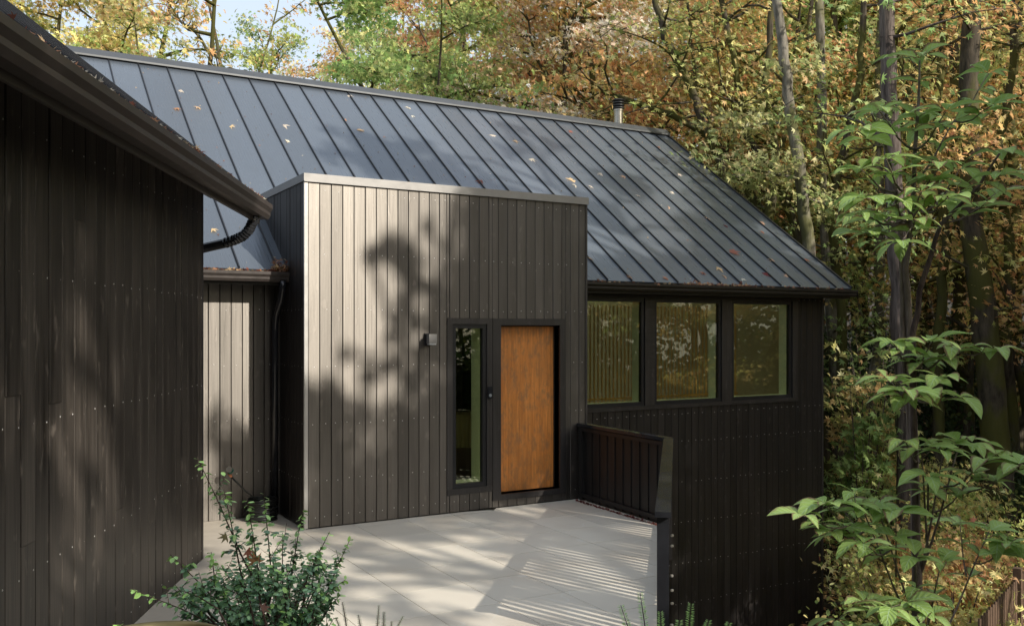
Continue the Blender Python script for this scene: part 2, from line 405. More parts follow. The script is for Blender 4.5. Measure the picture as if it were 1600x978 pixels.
def make_patio():
    mb = MB(); rnd = random.Random(3)
    ring = PB  # counter-clockwise
    area = sum(ring[i][0] * ring[(i + 1) % len(ring)][1] - ring[(i + 1) % len(ring)][0] * ring[i][1] for i in range(len(ring)))
    if area < 0: ring = ring[::-1]
    i = 0
    for ix in range(-9, 8):
        for iy in range(0, 13):
            x0 = .57 + ix * .63; y0 = -.155 - iy * .68 - .0
            g = .003
            poly = [(x0 + g, y0 - .68 + g), (x0 + .63 - g, y0 - .68 + g), (x0 + .63 - g, y0 - g), (x0 + g, y0 - g)]
            if iy == 0: poly = [(p[0], p[1] if p[1] < y0 - .3 else y0 - g) for p in poly]
            for k in range(len(ring)):
                if not poly: break
                poly = clip_poly(poly, ring[k], ring[(k + 1) % len(ring)])
            if len(poly) < 3: continue
            mb.col = (rnd.random(), rnd.random(), rnd.random(), 1)
            t = [mb.vert((p[0], p[1], 0)) for p in poly]; b = [mb.vert((p[0], p[1], -.0055)) for p in poly]
            mb.face(t); n = len(poly)
            for k in range(n): mb.face((b[k], b[(k + 1) % n], t[(k + 1) % n], t[k]))
    for ix in range(-9, 8):                      # narrow course against the house
        x0 = .57 + ix * .63; poly = [(x0 + .0025, -.1525), (x0 + .6275, -.1525), (x0 + .6275, .2), (x0 + .0025, .2)]
        for k in range(len(ring)):
            if poly: poly = clip_poly(poly, ring[k], ring[(k + 1) % len(ring)])
        if len(poly) < 3: continue
        mb.col = (rnd.random(), rnd.random(), rnd.random(), 1)
        mb.face([mb.vert((p[0], p[1], 0)) for p in poly])
    o = mb.build('patio', M['tile'], fixn=False); tag(o, kind='structure')
    # slab under the tiles with its retaining face
    mb = MB(); t = [mb.vert((p[0], p[1], -.006)) for p in ring]; b = [mb.vert((p[0], p[1], -3.9)) for p in ring]
    mb.face(t, 0)
    for k in range(len(ring)): mb.face((b[k], b[(k + 1) % len(ring)], t[(k + 1) % len(ring)], t[k]), 1)
    o = mb.build('patio_slab', [M['grout'], M['siding_left']]); tag(o, kind='structure')
    mb = MB(); q = [P0 + N * 1.2 - D * 8, P0 + N * 1.2 + D * 1.0, Vector((-.0, 1.04, 0)), Vector((-4, 1.04, 0)), P0 - N * 2.5 + D * 0, P0 - D * 8 - N * .1]
    idx = [mb.vert((p.x, p.y, -.003)) for p in q]; mb.face(idx)
    idx2 = [mb.vert((p.x, p.y, -.3)) for p in q]
    for k in range(len(q)): mb.face((idx2[k], idx2[(k + 1) % len(q)], idx[(k + 1) % len(q)], idx[k]))
    o = mb.build('path', M['concrete'], fixn=False); tag(o, kind='structure')
make_patio()

# ------------------------------------------------------------------ siding, wall and roof builders
def rects_minus(L0, L1, z0, z1, holes):
    xs = sorted({L0, L1, *[max(L0, min(L1, h[0])) for h in holes], *[max(L0, min(L1, h[1])) for h in holes]})
    out = []
    for a, b in zip(xs, xs[1:]):
        if b - a < 1e-4: continue
        zz = [(z0, z1)]
        for h in holes:
            if h[0] <= a + 1e-5 and h[1] >= b - 1e-5:
                nz = []
                for (p, q) in zz:
                    if h[3] <= p or h[2] >= q: nz.append((p, q)); continue
                    if h[2] > p: nz.append((p, h[2]))
                    if h[3] < q: nz.append((h[3], q))
                zz = nz
        out += [(a, b, p, q) for p, q in zz]
    return out
def siding(parent, mat, O, U, Nn, L0, L1, z0, z1, bw, holes=(), nails=(), seed=1, th=.02, gap=.0035, joints=0, topf=None, inset=.0):
    mb = MB(); rnd = random.Random(seed); s = L0
    while s < L1 - .01:
        e = min(L1, s + bw)
        tone, a1, a2 = rnd.random(), rnd.random(), rnd.random()
        d = th + rnd.uniform(-.0022, .0022)
        for (a, b, p, q) in rects_minus(s + gap / 2, e - gap / 2, z0, z1, holes):
            if topf: q = min(q, topf((a + b) / 2))
            if q - p < .02: continue
            cuts = [p, q]
            if joints and rnd.random() < joints: cuts = [p, rnd.uniform(p + .4, q - .4), q]
            for c0, c1 in zip(cuts, cuts[1:]):
                mb.col = (tone, a1, a2, 1)
                if c0 > p: mb.col = (rnd.random(), a2, a1, 1)
                dd = d + (rnd.uniform(-.003, .003) if len(cuts) > 2 else 0)
                cv = min(.005, (b - a) * .2)
                P = lambda l, n, z: Vector(O) + Vector(U) * l + Vector(Nn) * n + Z * z
                prof = [(a, 0), (a, dd - cv), (a + cv, dd), (b - cv, dd), (b, dd - cv), (b, 0)]
                lo = [mb.vert(P(l, n, c0 + (.0015 if c0 > p else 0))) for l, n in prof]; hi = [mb.vert(P(l, n, c1 - (.0015 if c1 < q else 0))) for l, n in prof]
                for k in range(5): mb.face((lo[k], lo[k + 1], hi[k + 1], hi[k]))
                mb.face(lo[::-1]); mb.face(hi)
        for zr in nails:
            if any(h[0] - .02 < (s + e) / 2 < h[1] + .02 and h[2] - .02 < zr < h[3] + .02 for h in holes): continue
            if topf and zr > topf((s + e) / 2) - .05: continue
            if e - s < .06 or rnd.random() < .06: continue
            l = (s + e) / 2 + rnd.uniform(-.02, .02); zz = zr + rnd.uniform(-.012, .012)
            if bw > .15: l = e - .03 + rnd.uniform(-.006, .006)
            c = Vector(O) + Vector(U) * l + Vector(Nn) * (d + .0004) + Z * zz; r = .0062
            ring = [mb.vert(c + (Vector(U) * math.cos(k * math.pi / 3) + Z * math.sin(k * math.pi / 3)) * r) for k in range(6)]
            tip = mb.vert(c + Vector(Nn) * .0035)
            for k in range(6): mb.face((ring[k], ring[(k + 1) % 6], tip), 1)
        s = e
    return mb.build('siding', [mat, M['nail']], parent)
def wallbody(parent, mat, O, U, Nn, L0, L1, z0, z1, holes=(), th=.14, name='wall', topf=None):
    mb = MB()
    for (a, b, p, q) in rects_minus(L0, L1, z0, z1, holes):
        mb.fbox(O, U, Nn, Z, (a, b), (-th, -.001), (p, q))
    return mb.build(name, mat, parent)

# ------------------------------------------------------------------ main house
house = thing('house', 'black timber-clad house with blue-grey standing seam gable roof, flat-topped entry box and three windows', 'house')
YW, XR, XL = 1.03, 9.69, -3.95
BW, BT = 3.885, 4.0
wins = [(4.42, 5.76, 1.06, 2.76), (5.86, 7.36, 1.06, 2.76), (7.46, 8.99, 1.03, 2.76)]
X3, Y3 = Vector((1, 0, 0)), Vector((0, 1, 0))
XX, FR = (1, 0, 0), (0, -1, 0)
ftrim = (3.9, 9.075, 1.045, 2.86)
nailsW = (-2.1, -1.45, -.8, -.15, .5, .95, 2.8)
siding(house, M['siding'], (0, YW, 0), XX, FR, XL, -.002, 0, 2.95, .1335, nails=(.55, 1.2, 1.86, 2.53), seed=11)
siding(house, M['siding_shaded'], (0, YW, 0), XX, FR, BW + .002, XR, -3.6, 2.95, .139, holes=[(3.9, 9.075, 1.045, 2.865)], nails=nailsW, seed=12, joints=.15)
wallbody(house, M['backing'], (0, YW, 0), XX, FR, XL, XR, -3.6, 2.98, holes=[(4.42, 5.76, 1.1, 2.78), (5.86, 7.36, 1.1, 2.78), (7.46, 8.99, 1.1, 2.78), (.3, 3.6, 0.05, 2.6)])
RSL = .723; RY, RZ = 5.8, 6.70
def gable_top(l): return 2.95 + RSL * (RY - YW - abs(l - (RY - YW)))
# gable ends and rear wall
siding(house, M['siding_shaded'], (XR, YW, 0), (0, 1, 0), (1, 0, 0), .02, 2 * (RY - YW), -3.6, 6.6, .139, nails=(.5, 1.2), seed=13, topf=gable_top)
mb = MB()
for X in (XR - .12, XL + .02):
    mb.extrude([(YW, -3.6 if X > 0 else -.3), (2 * RY - YW, -3.6 if X > 0 else -.3), (2 * RY - YW, 2.95), (RY, 2.95 + RSL * (RY - YW)), (YW, 2.95)], (X, 0, 0), (1, 0, 0), (0, 1, 0), (0, 0, 1), 0, .1)
for (a_, b_, c_, d_) in rects_minus(XL, XR, -3.6, 2.95, [(-3, -.4, .2, 2.6), (.3, 3.6, .2, 2.6), (4.2, 7.9, .2, 2.7), (8.3, 9.4, .6, 2.6)]): mb.box((a_, 2 * RY - YW - .1, c_), (b_, 2 * RY - YW, d_))  # rear openings added out of view to let daylight into the rooms
mb.build('rear_wall', M['siding_left'], house)
mb = MB(); mb.box((XR - .02, YW - .03, -3.6), (XR + .028, YW + .03, 2.93)); mb.build('corner_trim', M['trimwood'], house)

def roof(parent, x0, x1, eave_y, eave_z, ridge_y, slope, pitch_w, first):
    mb = MB(); L = (ridge_y - eave_y) / math.cos(math.atan(slope)); a = math.atan(slope)
    rnd = random.Random(9)
    for side in (1, -1):
        S = Vector((0, side * math.cos(a), math.sin(a))); Nn = Vector((0, -side * math.sin(a), math.cos(a)))
        O = Vector((0, eave_y if side == 1 else 2 * ridge_y - eave_y, eave_z))
        xs = [x0]; x = first
        while x < x1 - .1:
            if x > x0 + .1: xs.append(x)
            x += pitch_w
        xs.append(x1)
        for p, q in zip(xs, xs[1:]):
            mb.col = (rnd.random(), rnd.random(), 0, 1)
            if side == 1 or q < 1 or q > 9.9: mb.fbox(O, (1, 0, 0), S, Nn, (p, q), (0, L), (-.02 - .0005 * (side + 1), 0))
            else:                                  # openings added in the unseen rear slope so daylight brightens the rooms
                mb.fbox(O, (1, 0, 0), S, Nn, (p, q), (0, .8), (-.02, 0)); mb.fbox(O, (1, 0, 0), S, Nn, (p, q), (L - .5, L), (-.02, 0))
        mb.col = (.5, .5, .5, 1)
        for x in xs:
            x = min(max(x, x0 + .012), x1 - .012)
            mb.fbox(O, (1, 0, 0), S, Nn, (x - .007, x + .007), (.004, L - .02), (.0005, .026), 1)
        # deck and soffit under the metal
        for (a_, b_, c_, d_) in rects_minus(x0 + .02, x1 - .02, .02, L, [] if side == 1 else [(1, 9.5, .8, L - .5)]): mb.fbox(O, (1, 0, 0), S, Nn, (a_, b_), (c_, d_), (-.14, -.022), 1)
        mb.fbox(O, (1, 0, 0), S, Nn, (x1 - .03, x1 + .012), (.01, L), (-.17, .03), 1)
        mb.fbox(O, (1, 0, 0), S, Nn, (x0 - .012, x0 + .03), (.01, L), (-.17, .03), 1)
    ro = mb.build('roof', [M['roof'], M['roofseam']], parent)
    rb = MB(); rz = eave_z + slope * (ridge_y - eave_y)
    ax = math.cos(a) * .17; az = math.sin(a) * .17
    prof = [(-ax, rz - az + .045), (0, rz + .07), (ax, rz - az + .045), (ax, rz - az + .075), (0, rz + .1), (-ax, rz - az + .075)]
    rb.extrude(prof, (0, ridge_y, 0), (1, 0, 0), (0, 1, 0), (0, 0, 1), x0 - .02, x1 + .02)
    rb.build('ridge_cap', M['capmetal'], ro)
    return ro
EY, EZ = .70, 3.015
main_roof = roof(house, -4.3, 10.09, EY, EZ, RY, RSL, .447, -4.165)
# fascia, soffit and gutter
def gutter_prof(): return [(0, .12), (0, 0), (.075, 0), (.095, .03), (.095, .055), (.115, .085), (.115, .12), (.108, .12), (.108, .088), (.088, .058), (.088, .034), (.072, .008), (.008, .008), (.008, .12)]
mb = MB(); mb.box((XL - .3, YW - .02, 2.9), (10.06, EY + .03, 2.93)); mb.box((XL - .3, EY + .0, 2.83), (10.06, EY + .025, 2.985)); mb.build('fascia', M['gutterdark'], house)
for (a, b, mt) in ((-4.3, .0, 'gutter'), (BW + .0, 10.12, 'gutterdark')):
    mb = MB(); mb.extrude(gutter_prof(), (0, EY - .003, 2.865), (1, 0, 0), (0, -1, 0), (0, 0, 1), a, b)
    mb.box((a + .001, EY - .117, 2.866), (a + .004, EY - .005, 2.984)); mb.box((b - .004, EY - .117, 2.866), (b - .001, EY - .005, 2.984))
    mb.build('gutter', M[mt], house)
# downspout in the nook
mb = MB(); mb.tube([(-.09, .62, 2.88), (-.09, .64, 2.78), (-.09, .70, 2.66), (-.10, .86, 2.5), (-.10, .93, 2.38), (-.10, .945, 2.2), (-.10, .945, 0.02)], .042, 10); mb.build('downspout', M['blackgloss'], house, smooth=True)

# entry box
door_hole = (2.52, 3.46, .17, 2.345)
side_hole = (1.80, 2.40, .215, 2.43)
cut = (1.785, 3.55, .19, 2.435)
BD = 4.4
siding(house, M['siding'], (0, 0, 0), XX, FR, .018, BW - .012, 0.015, BT, .139, holes=[(1.785, 2.433, .222, 2.437), (2.433, 3.552, .098, 2.435)], nails=(.135, .55, 1.2, 1.86, 2.53, 3.17, 3.9), seed=5)
siding(house, M['siding_shaded'], (0, 0, 0), (0, 1, 0), (-1, 0, 0), .012, 2.7, 0.015, BT, .139, nails=(.55, 1.2, 1.86, 2.53), seed=6)
siding(house, M['siding'], (BW, 0, 0), (0, 1, 0), (1, 0, 0), .0, 2.7, 0.015, BT, .139, seed=7)
wallbody(house, M['backing'], (0, 0, 0), XX, FR, .002, BW - .002, 0.0, BT, holes=[(1.9, 2.3, .34, 2.33), door_hole])
wallbody(house, M['backing'], (0, 0, 0), (0, 1, 0), (-1, 0, 0), .142, BD, 0.0, BT - .01)
wallbody(house, M['backing'], (BW, 0, 0), (0, 1, 0), (1, 0, 0), .142, BD, 0.0, BT - .01)
mb = MB()
for (a_, b_, c_, d_) in rects_minus(0, BW, 0, BD, [(.5, 3.3, .5, 2.2)]): mb.box((a_, c_, BT - .06), (b_, d_, BT + .02))  # roof hole added out of view to light the space behind the sidelight
mb.build('flat_roof', M['backing'], house)
mb = MB()
mb.box((-.035, -.04, BT - .005), (BW + .035, .11, BT + .085)); mb.box((-.035, .11, BT - .005), (.11, BD, BT + .085)); mb.box((BW - .11, .11, BT - .005), (BW + .035, BD, BT + .085))
mb.box((-.03, -.045, BT - .012), (BW + .03, -.035, BT - .004))
mb.build('coping', M['coping'], house)
mb = MB(); mb.box((-.026, -.026, .01), (.016, -.0, BT - .013)); mb.box((-.026, 0, .01), (-.001, .014, BT - .013)); mb.build('corner_trim', M['bright'], house)
mb = MB(); mb.box((BW - .01, -.022, .01), (BW + .024, .003, BT - .013)); mb.build('corner_trim', M['trimwood'], house)

# sidelight window
def window(parent, x0, x1, z0, z1, y, casing, fw, name='window', right_reveal=True, lab=None, cz=None):
    """casing boards stand round the opening, frame inside it, pane set back"""
    mb = MB(); rr = random.Random(int(x0 * 100))
    def cb(a, b): mb.col = (rr.random(), rr.random(), rr.random(), 1); mb.box(a, b)
    cl, cr, cb_, ct = casing
    f0 = y - .030
    cb((x0 - cl, f0, z0 - cb_), (x1 + cr, y + .02, z0)); cb((x0 - cl, f0, z1), (x1 + cr, y + .02, z1 + ct))
    cb((x0 - cl, f0 + .001, z0 + .001), (x0, y + .02, z1 - .001)); cb((x1, f0 + .001, z0 + .001), (x1 + cr, y + .02, z1 - .001))
    wn_ = mb.build(name, M['trimwood'], parent)
    if lab: wn_['label'] = lab
    mb = MB(); g = y + .02
    mb.box((x0, y - .012, z0), (x1, g + .04, z0 + fw)); mb.box((x0, y - .012, z1 - fw), (x1, g + .04, z1))
    mb.box((x0, y - .0115, z0 + fw), (x0 + fw, g + .04, z1 - fw)); mb.box((x1 - fw, y - .0115, z0 + fw), (x1, g + .04, z1 - fw))
    q = fw * .5
    mb.build('frame', M['black'], wn_)
    mb = MB(); mb.box((x0 + fw - .004, g + .004, z0 + fw - .004), (x1 - fw + .004, g + .010, z1 - fw + .004)); mb.build('pane', M['glass'], wn_)
    mb = MB(); d = .24; b = g + .042; t = .02
    mb.box((x1 - fw, b, z0 + fw - .02), (x1 - fw + t, b + d, z1 - fw + .02)); mb.box((x0 + fw - t, b, z0 + fw - .02), (x0 + fw, b + d, z1 - fw + .02))
    mb.box((x0 + fw, b, z0 + fw - t), (x1 - fw, b + d, z0 + fw)); mb.box((x0 + fw, b, z1 - fw), (x1 - fw, b + d, z1 - fw + t))
    mb.build('reveal', M['reveal'], wn_)
    return wn_
window(house, 1.862, 2.350, .300, 2.362, 0, (.075, .080, .076, .072), .054, lab='tall narrow sidelight window')
mb = MB(); mb.col = (.3, .3, .3, 1)
mb.box((2.4335, -.034, .10), (2.553, .1, 2.434)); mb.box((3.46, -.034, .10), (3.55, .1, 2.434)); mb.box((2.553, -.033, 2.35), (3.46, .1, 2.433)); mb.box((2.553, -.036, .10), (3.46, .15, .17))
dsu = mb.build('door_surround', M['trimwood'], house)
mb = MB(); mb.box((2.553, .1, .17), (2.566, .2, 2.35)); mb.box((3.447, .1, .17), (3.46, .2, 2.35)); mb.box((2.566, .1, 2.337), (3.447, .2, 2.35)); mb.build('door_jamb', M['black'], dsu)
mb = MB(); mb.box((2.568, .115, .176), (3.445, .16, 2.334)); dr = mb.build('door', M['door'], house); dr['label'] = 'flush orange-brown plywood front door'
# main windows: shared casing
lw = [(4.50 - .03, 5.70, 1.115, 2.77), (5.892, 7.295, 1.115, 2.77), (7.523, 8.93, 1.10, 2.77)]
mb = MB(); rr = random.Random(4)
def tb(a, b): mb.col = (rr.random() * .6, rr.random(), rr.random(), 1); mb.box(a, b)
f0 = YW - .042
tb((3.905, f0, 1.045), (9.07, YW + .02, 1.108)); tb((3.905, f0, 2.777), (9.07, YW + .02, 2.86))
tb((3.905, f0 + .001, 1.1085), (4.466, YW + .02, 2.7765)); tb((5.702, f0 + .001, 1.1085), (5.795, YW + .02, 2.7765)); tb((5.797, f0 + .002, 1.1085), (5.890, YW + .02, 2.7765))
tb((7.297, f0 + .001, 1.1085), (7.408, YW + .02, 2.7765)); tb((7.410, f0 + .002, 1.1085), (7.521, YW + .02, 2.7765)); tb((8.932, f0 + .001, 1.1085), (9.07, YW + .02, 2.7765))
mb.build('window_casing', M['trimwood'], house)
def win2(x0, x1, z0, z1, lab):
    y = YW - .02; fw = .055; g = y + .02
    mb = MB(); mb.box((x0, y, z0), (x1, g + .05, z0 + fw)); mb.box((x0, y, z1 - fw), (x1, g + .05, z1)); mb.box((x0, y + .0005, z0 + fw), (x0 + fw, g + .05, z1 - fw)); mb.box((x1 - fw, y + .0005, z0 + fw), (x1, g + .05, z1 - fw))
    o = mb.build('window', M['black'], house); o['label'] = lab
    mb = MB(); mb.box((x0 + fw - .004, g + .006, z0 + fw - .004), (x1 - fw + .004, g + .012, z1 - fw + .004)); mb.build('pane', M['glass'], o)
    mb = MB(); d = .17; b = g + .052; t = .02
    mb.box((x1 - fw, b, z0 + fw - .02), (x1 - fw + t, b + d, z1 - fw + .02)); mb.box((x0 + fw - t, b, z0 + fw - .02), (x0 + fw, b + d, z1 - fw + .02))
    mb.box((x0 + fw, b, z0 + fw - t), (x1 - fw, b + d, z0 + fw)); mb.box((x0 + fw, b, z1 - fw), (x1 - fw, b + d, z1 - fw + t))
    mb.build('reveal', M['reveal'], o)
win2(4.468, 5.70, 1.11, 2.775, 'window nearest the entry box')
win2(5.892, 7.295, 1.11, 2.775, 'middle window of the three')
win2(7.523, 8.93, 1.11, 2.775, 'window nearest the house corner')
# interior shell
mb = MB()
mb.box((XL + .1, 1.18, -.12), (XR - .13, 10.3, -.04), 2)
mb.box((.2, .15, -.01), (BW - .2, 1.16, .12), 2); mb.extrude([(1.26, -.04), (10.2, -.04), (10.2, 2.9), (RY, 2.9 + RSL * 4.4), (1.26, 2.9)], (XR, 0, 0), (1, 0, 0), (0, 1, 0), (0, 0, 1), -.20, -.125, 0)
mb.extrude([(1.25, 3.12), (RY, 3.12 + RSL * (RY - 1.25)), (RY, 3.14 + RSL * (RY - 1.25)), (1.25, 3.14)], (XR, 0, 0), (1, 0, 0), (0, 1, 0), (0, 0, 1), -5.7, -.21, 3)
mb.box((4.1, 1.173, -.04), (XR - .21, 1.179, 1.04), 3); mb.box((4.1, 1.173, 2.86), (XR - .21, 1.179, 3.11), 3); mb.box((4.1, 1.26, -.035), (XR - .21, 10.2, -.02), 3)
mb.box((BW + .01, 1.18, -.04), (BW + .1, 2.2, 2.9), 1); mb.box((XL + .2, 6.5, -.04), (.2, 6.6, 2.9), 1)
mb.box((2.9, 3.4, .0), (BW - .15, 3.45, 2.9), 1)
mb.build('interior', [M['intwall'], M['intdark'], M['intfloor'], M['intwhite']], house)

# flue behind the ridge
fx, fy = 9.22, 6.4
fl = thing('chimney_flue', 'round steel flue pipe with ribbed cap rising behind the roof ridge', 'flue pipe', (fx, fy, 6.3))
mb = MB(); mb.lathe([(.0, 0), (.105, 0), (.105, .93), (.115, .93), (.115, .97), (0.0, .97)], (0, 0, 0), 20); mb.build('pipe', M['flue'], fl, smooth=False)
mb = MB()
for z in (.99, 1.05, 1.11): mb.lathe([(.0, z - .012), (.10, z - .012), (.135, z), (.135, z + .022), (.10, z + .03), (0, z + .03)], (0, 0, 0), 20)
mb.lathe([(0, 1.16), (.15, 1.165), (.15, 1.18), (.11, 1.2), (0, 1.21)], (0, 0, 0), 20)
mb.lathe([(.06, .97), (.06, 1.17)], (0, 0, 0), 12)
mb.build('cap', M['fluedark'], fl)

# wall lamp, doorbell
lp = thing('wall_lamp', 'small square black wall lamp with pale glass face beside the sidelight', 'wall lamp', (1.52, -.022, 2.17))
mb = MB(); mb.box((-.045, -.03, -.075), (.045, 0, .075)); mb.box((-.035, -.09, -.06), (.035, -.03, .065)); mb.build('bracket', M['black'], lp)
mb = MB(); mb.box((-.052, -.165, -.045), (.052, -.09, .068)); mb.build('shade', M['coping'], lp)
mb = MB(); mb.box((-.045, -.16, -.062), (.045, -.095, -.046)); mb.build('glass_face', M['frost'], lp)
db = thing('doorbell', 'black video doorbell with round button between sidelight and door', 'doorbell', (2.385, -.032, 1.49))
mb = MB(); mb.box((-.03, -.022, -.075), (.03, 0, .075)); mb.build('housing', M['blackgloss'], db)
def disc(mb, c, r, y0, y1, n=16, m=0):
    mb.tube([(c[0], y0, c[1]), (c[0], y1, c[1])], r, n, m)
mb = MB(); disc(mb, (0, -.035), .021, -.022, -.027); mb.build('button', M['lens'], db)
mb = MB(); disc(mb, (0, .045), .014, -.022, -.026); mb.build('lens', M['blackgloss'], db)

# things seen through the glass
sc = thing('slat_screen', 'warm brown vertical slat screen seen through the first two windows', 'slat screen', (4.3, 2.3, 0))
mb = MB()
for i in range(58):
    x = i * .08; mb.box((x, 0, .0), (x + .013, .03, 2.7))
mb.build('slats', M['slat'], sc)
mb = MB(); mb.box((-.05, -.012, 1.10), (4.6, -.002, 1.13)); mb.box((-.05, -.012, .2), (4.6, -.002, .24)); mb.build('rail', M['slat'], sc)
p = at(1152, 606, 15.5)
ar = thing('chair', 'pale arched chair back behind the glass of the right-hand window', 'chair', (8.36, 2.0, .02))
mb = MB(); prof = [(-.2, .45), (.2, .45), (.2, .95)] + [(.2 * math.cos(a), .95 + .38 * math.sin(a)) for a in [k * math.pi / 10 for k in range(1, 10)]] + [(-.2, .95)]
mb.extrude(prof, (0, 0, 0), (0, 1, 0), (1, 0, 0), (0, 0, 1), 0, .03); mb.build('backrest', M['cream'], ar)
mb = MB(); mb.box((-.21, .03, .42), (.21, .45, .46)); mb.build('seat', M['cream'], ar)
for (a, b) in ((-.19, .0), (.16, .0), (-.19, .41), (.16, .41)):
    mb = MB(); mb.box((a, b, -.04), (a + .03, b + .03, .42)); mb.build('leg', M['slat'], ar)
bk = thing('basket', 'ribbed cream basket standing inside behind the sidelight glass', 'basket', (2.72, 1.35, .12))
mb = MB(); nn = 72; prof = [(.27 + (.012 if k % 2 else 0), k) for k in range(nn)]
lo = [mb.vert((r * math.cos(2 * math.pi * k / nn), r * math.sin(2 * math.pi * k / nn), .52)) for r, k in prof]; hi = [mb.vert((r * 1.06 * math.cos(2 * math.pi * k / nn), r * 1.06 * math.sin(2 * math.pi * k / nn), .98)) for r, k in prof]
for k in range(nn): mb.face((lo[k], lo[(k + 1) % nn], hi[(k + 1) % nn], hi[k]))
mb.face(lo[::-1]); mb.build('drum', M['cream'], bk, fixn=False)
mb = MB(); mb.box((-.4, -.3, 0), (.4, .3, .52)); mb.build('plinth', M['intfloor'], bk)

# ------------------------------------------------------------------ wing in the left foreground
wing = thing('garage', 'near black timber-clad wing filling the left foreground, with brown gutter and low metal roof', 'outbuilding')
O = tuple(P0); EZL = 3.60
siding(wing, M['siding_left'], O, tuple(D), tuple(N), -13, -.02, 0.0, 3.72, .186, nails=(.10, .87, 1.74, 2.62, 3.45), seed=31, joints=.3, th=.02, gap=.007)
siding(wing, M['siding_left'], O, tuple(-N), tuple(D), .0, 7.2, 0.0, 3.72, .186, nails=(.87, 1.74, 2.62), seed=32, topf=None)
wallbody(wing, M['backing'], O, tuple(D), tuple(N), -13, -.005, -.3, 3.74, th=.15)
mb = MB(); mb.fbox(O, D, N, Z, (-.03, .021), (-.012, .022), (0, 3.71)); mb.build('corner_trim', M['trimwood'], wing)
mb = MB(); SL = .78
mb.extrude([(-.16, -.3), (-7.2, -.3), (-7.2, 3.7), (-3.68, 3.7 + SL * 3.5), (-.16, 3.7)], O, tuple(D), tuple(N), (0, 0, 1), -.11, -.006)
mb.extrude([(-.16, -.3), (-7.2, -.3), (-7.2, 3.7), (-3.68, 3.7 + SL * 3.5), (-.16, 3.7)], O, tuple(D), tuple(N), (0, 0, 1), -13, -12.9)
mb.fbox(O, D, N, Z, (-12.9, -.11), (-7.2, -7.1), (-.3, 3.7))
mb.build('end_wall', M['siding_left'], wing)
a = math.atan(SL); rl = 4.2 / math.cos(a); rnd = random.Random(2)
mb = MB()
for sd in (1, -1):
    Sd = (-N * sd * math.cos(a) + Z * math.sin(a)); Nd = (N * sd * math.sin(a) + Z * math.cos(a))
    OO = P0 + N * (.52 if sd == 1 else -7.88) + Z * (EZL + .03)
    k = -13.4
    while k < .39:
        k2 = min(k + .447, .4); mb.col = (rnd.random(), 0, 0, 1)
        mb.fbox(OO, D, Sd, Nd, (k, k2), (0, rl), (-.02, 0)); mb.fbox(OO, D, Sd, Nd, (k - .01, k + .011), (.005, rl), (.0005, .036), 1); k = k2
    mb.fbox(OO, D, Sd, Nd, (-13.4, .38), (.02, rl), (-.16, -.022), 1)
    mb.fbox(OO, D, Sd, Nd, (.375, .41), (.0, rl), (-.18, .032), 1)
wr = mb.build('roof', [M['roof'], M['roofseam']], wing)
mb = MB(); mb.fbox(P0, D, N, Z, (-13.4, .38), (.48, .505), (3.40, 3.60)); mb.fbox(P0, D, N, Z, (-13.4, .38), (.0, .479), (3.66, 3.69)); mb.build('fascia', M['gutter'], wing)
mb = MB(); gp = [(x * 1.12, z * 1.3) for x, z in gutter_prof()]
mb.extrude(gp, P0 + N * .506 + Z * 3.445, tuple(D), tuple(N), (0, 0, 1), -13.4, .40)
for (a0, b0) in ((.397, .402), (-13.4, -13.395)):
    mb.extrude([(0.001, .155), (.001, .001), (.083, .001), (.105, .04), (.105, .07), (.127, .11), (.127, .155)], P0 + N * .506 + Z * 3.445, tuple(D), tuple(N), (0, 0, 1), a0, b0)
mb.build('gutter', M['gutter'], wing)
# crimped elbow and pipe back to the gable wall
mb = MB(); pts = []; rads = []
def q(s, w_, z): return P0 + D * s + N * w_ + Z * z
path = [q(.1, .52, 3.46), q(.1, .49, 3.39), q(.12, .45, 3.31), q(.15, .385, 3.25), q(.19, .30, 3.215), q(.23, .18, 3.18), q(.25, .02, 3.145), q(.25, -.12, 3.11), q(.17, -.25, 3.07), q(.1, -.33, 3.0), q(.1, -.36, 2.85), q(.1, -.37, .05)]
for i in range(len(path) - 1):
    n = 14 if i in (2, 3, 4, 5) else (6 if i == 1 else 2)
    n = {0: 4, 1: 6, 2: 6, 3: 6, 4: 6}.get(i, 2)
    for k in range(n):
        pts.append(path[i].lerp(path[i + 1], k / n)); rads.append(.05 + (.006 if (n > 3 and k % 2) else 0))
pts.append(path[-1]); rads.append(.05)
mb.tube(pts, rads, 12); mb.build('downspout', M['blackgloss'], wing, smooth=False)

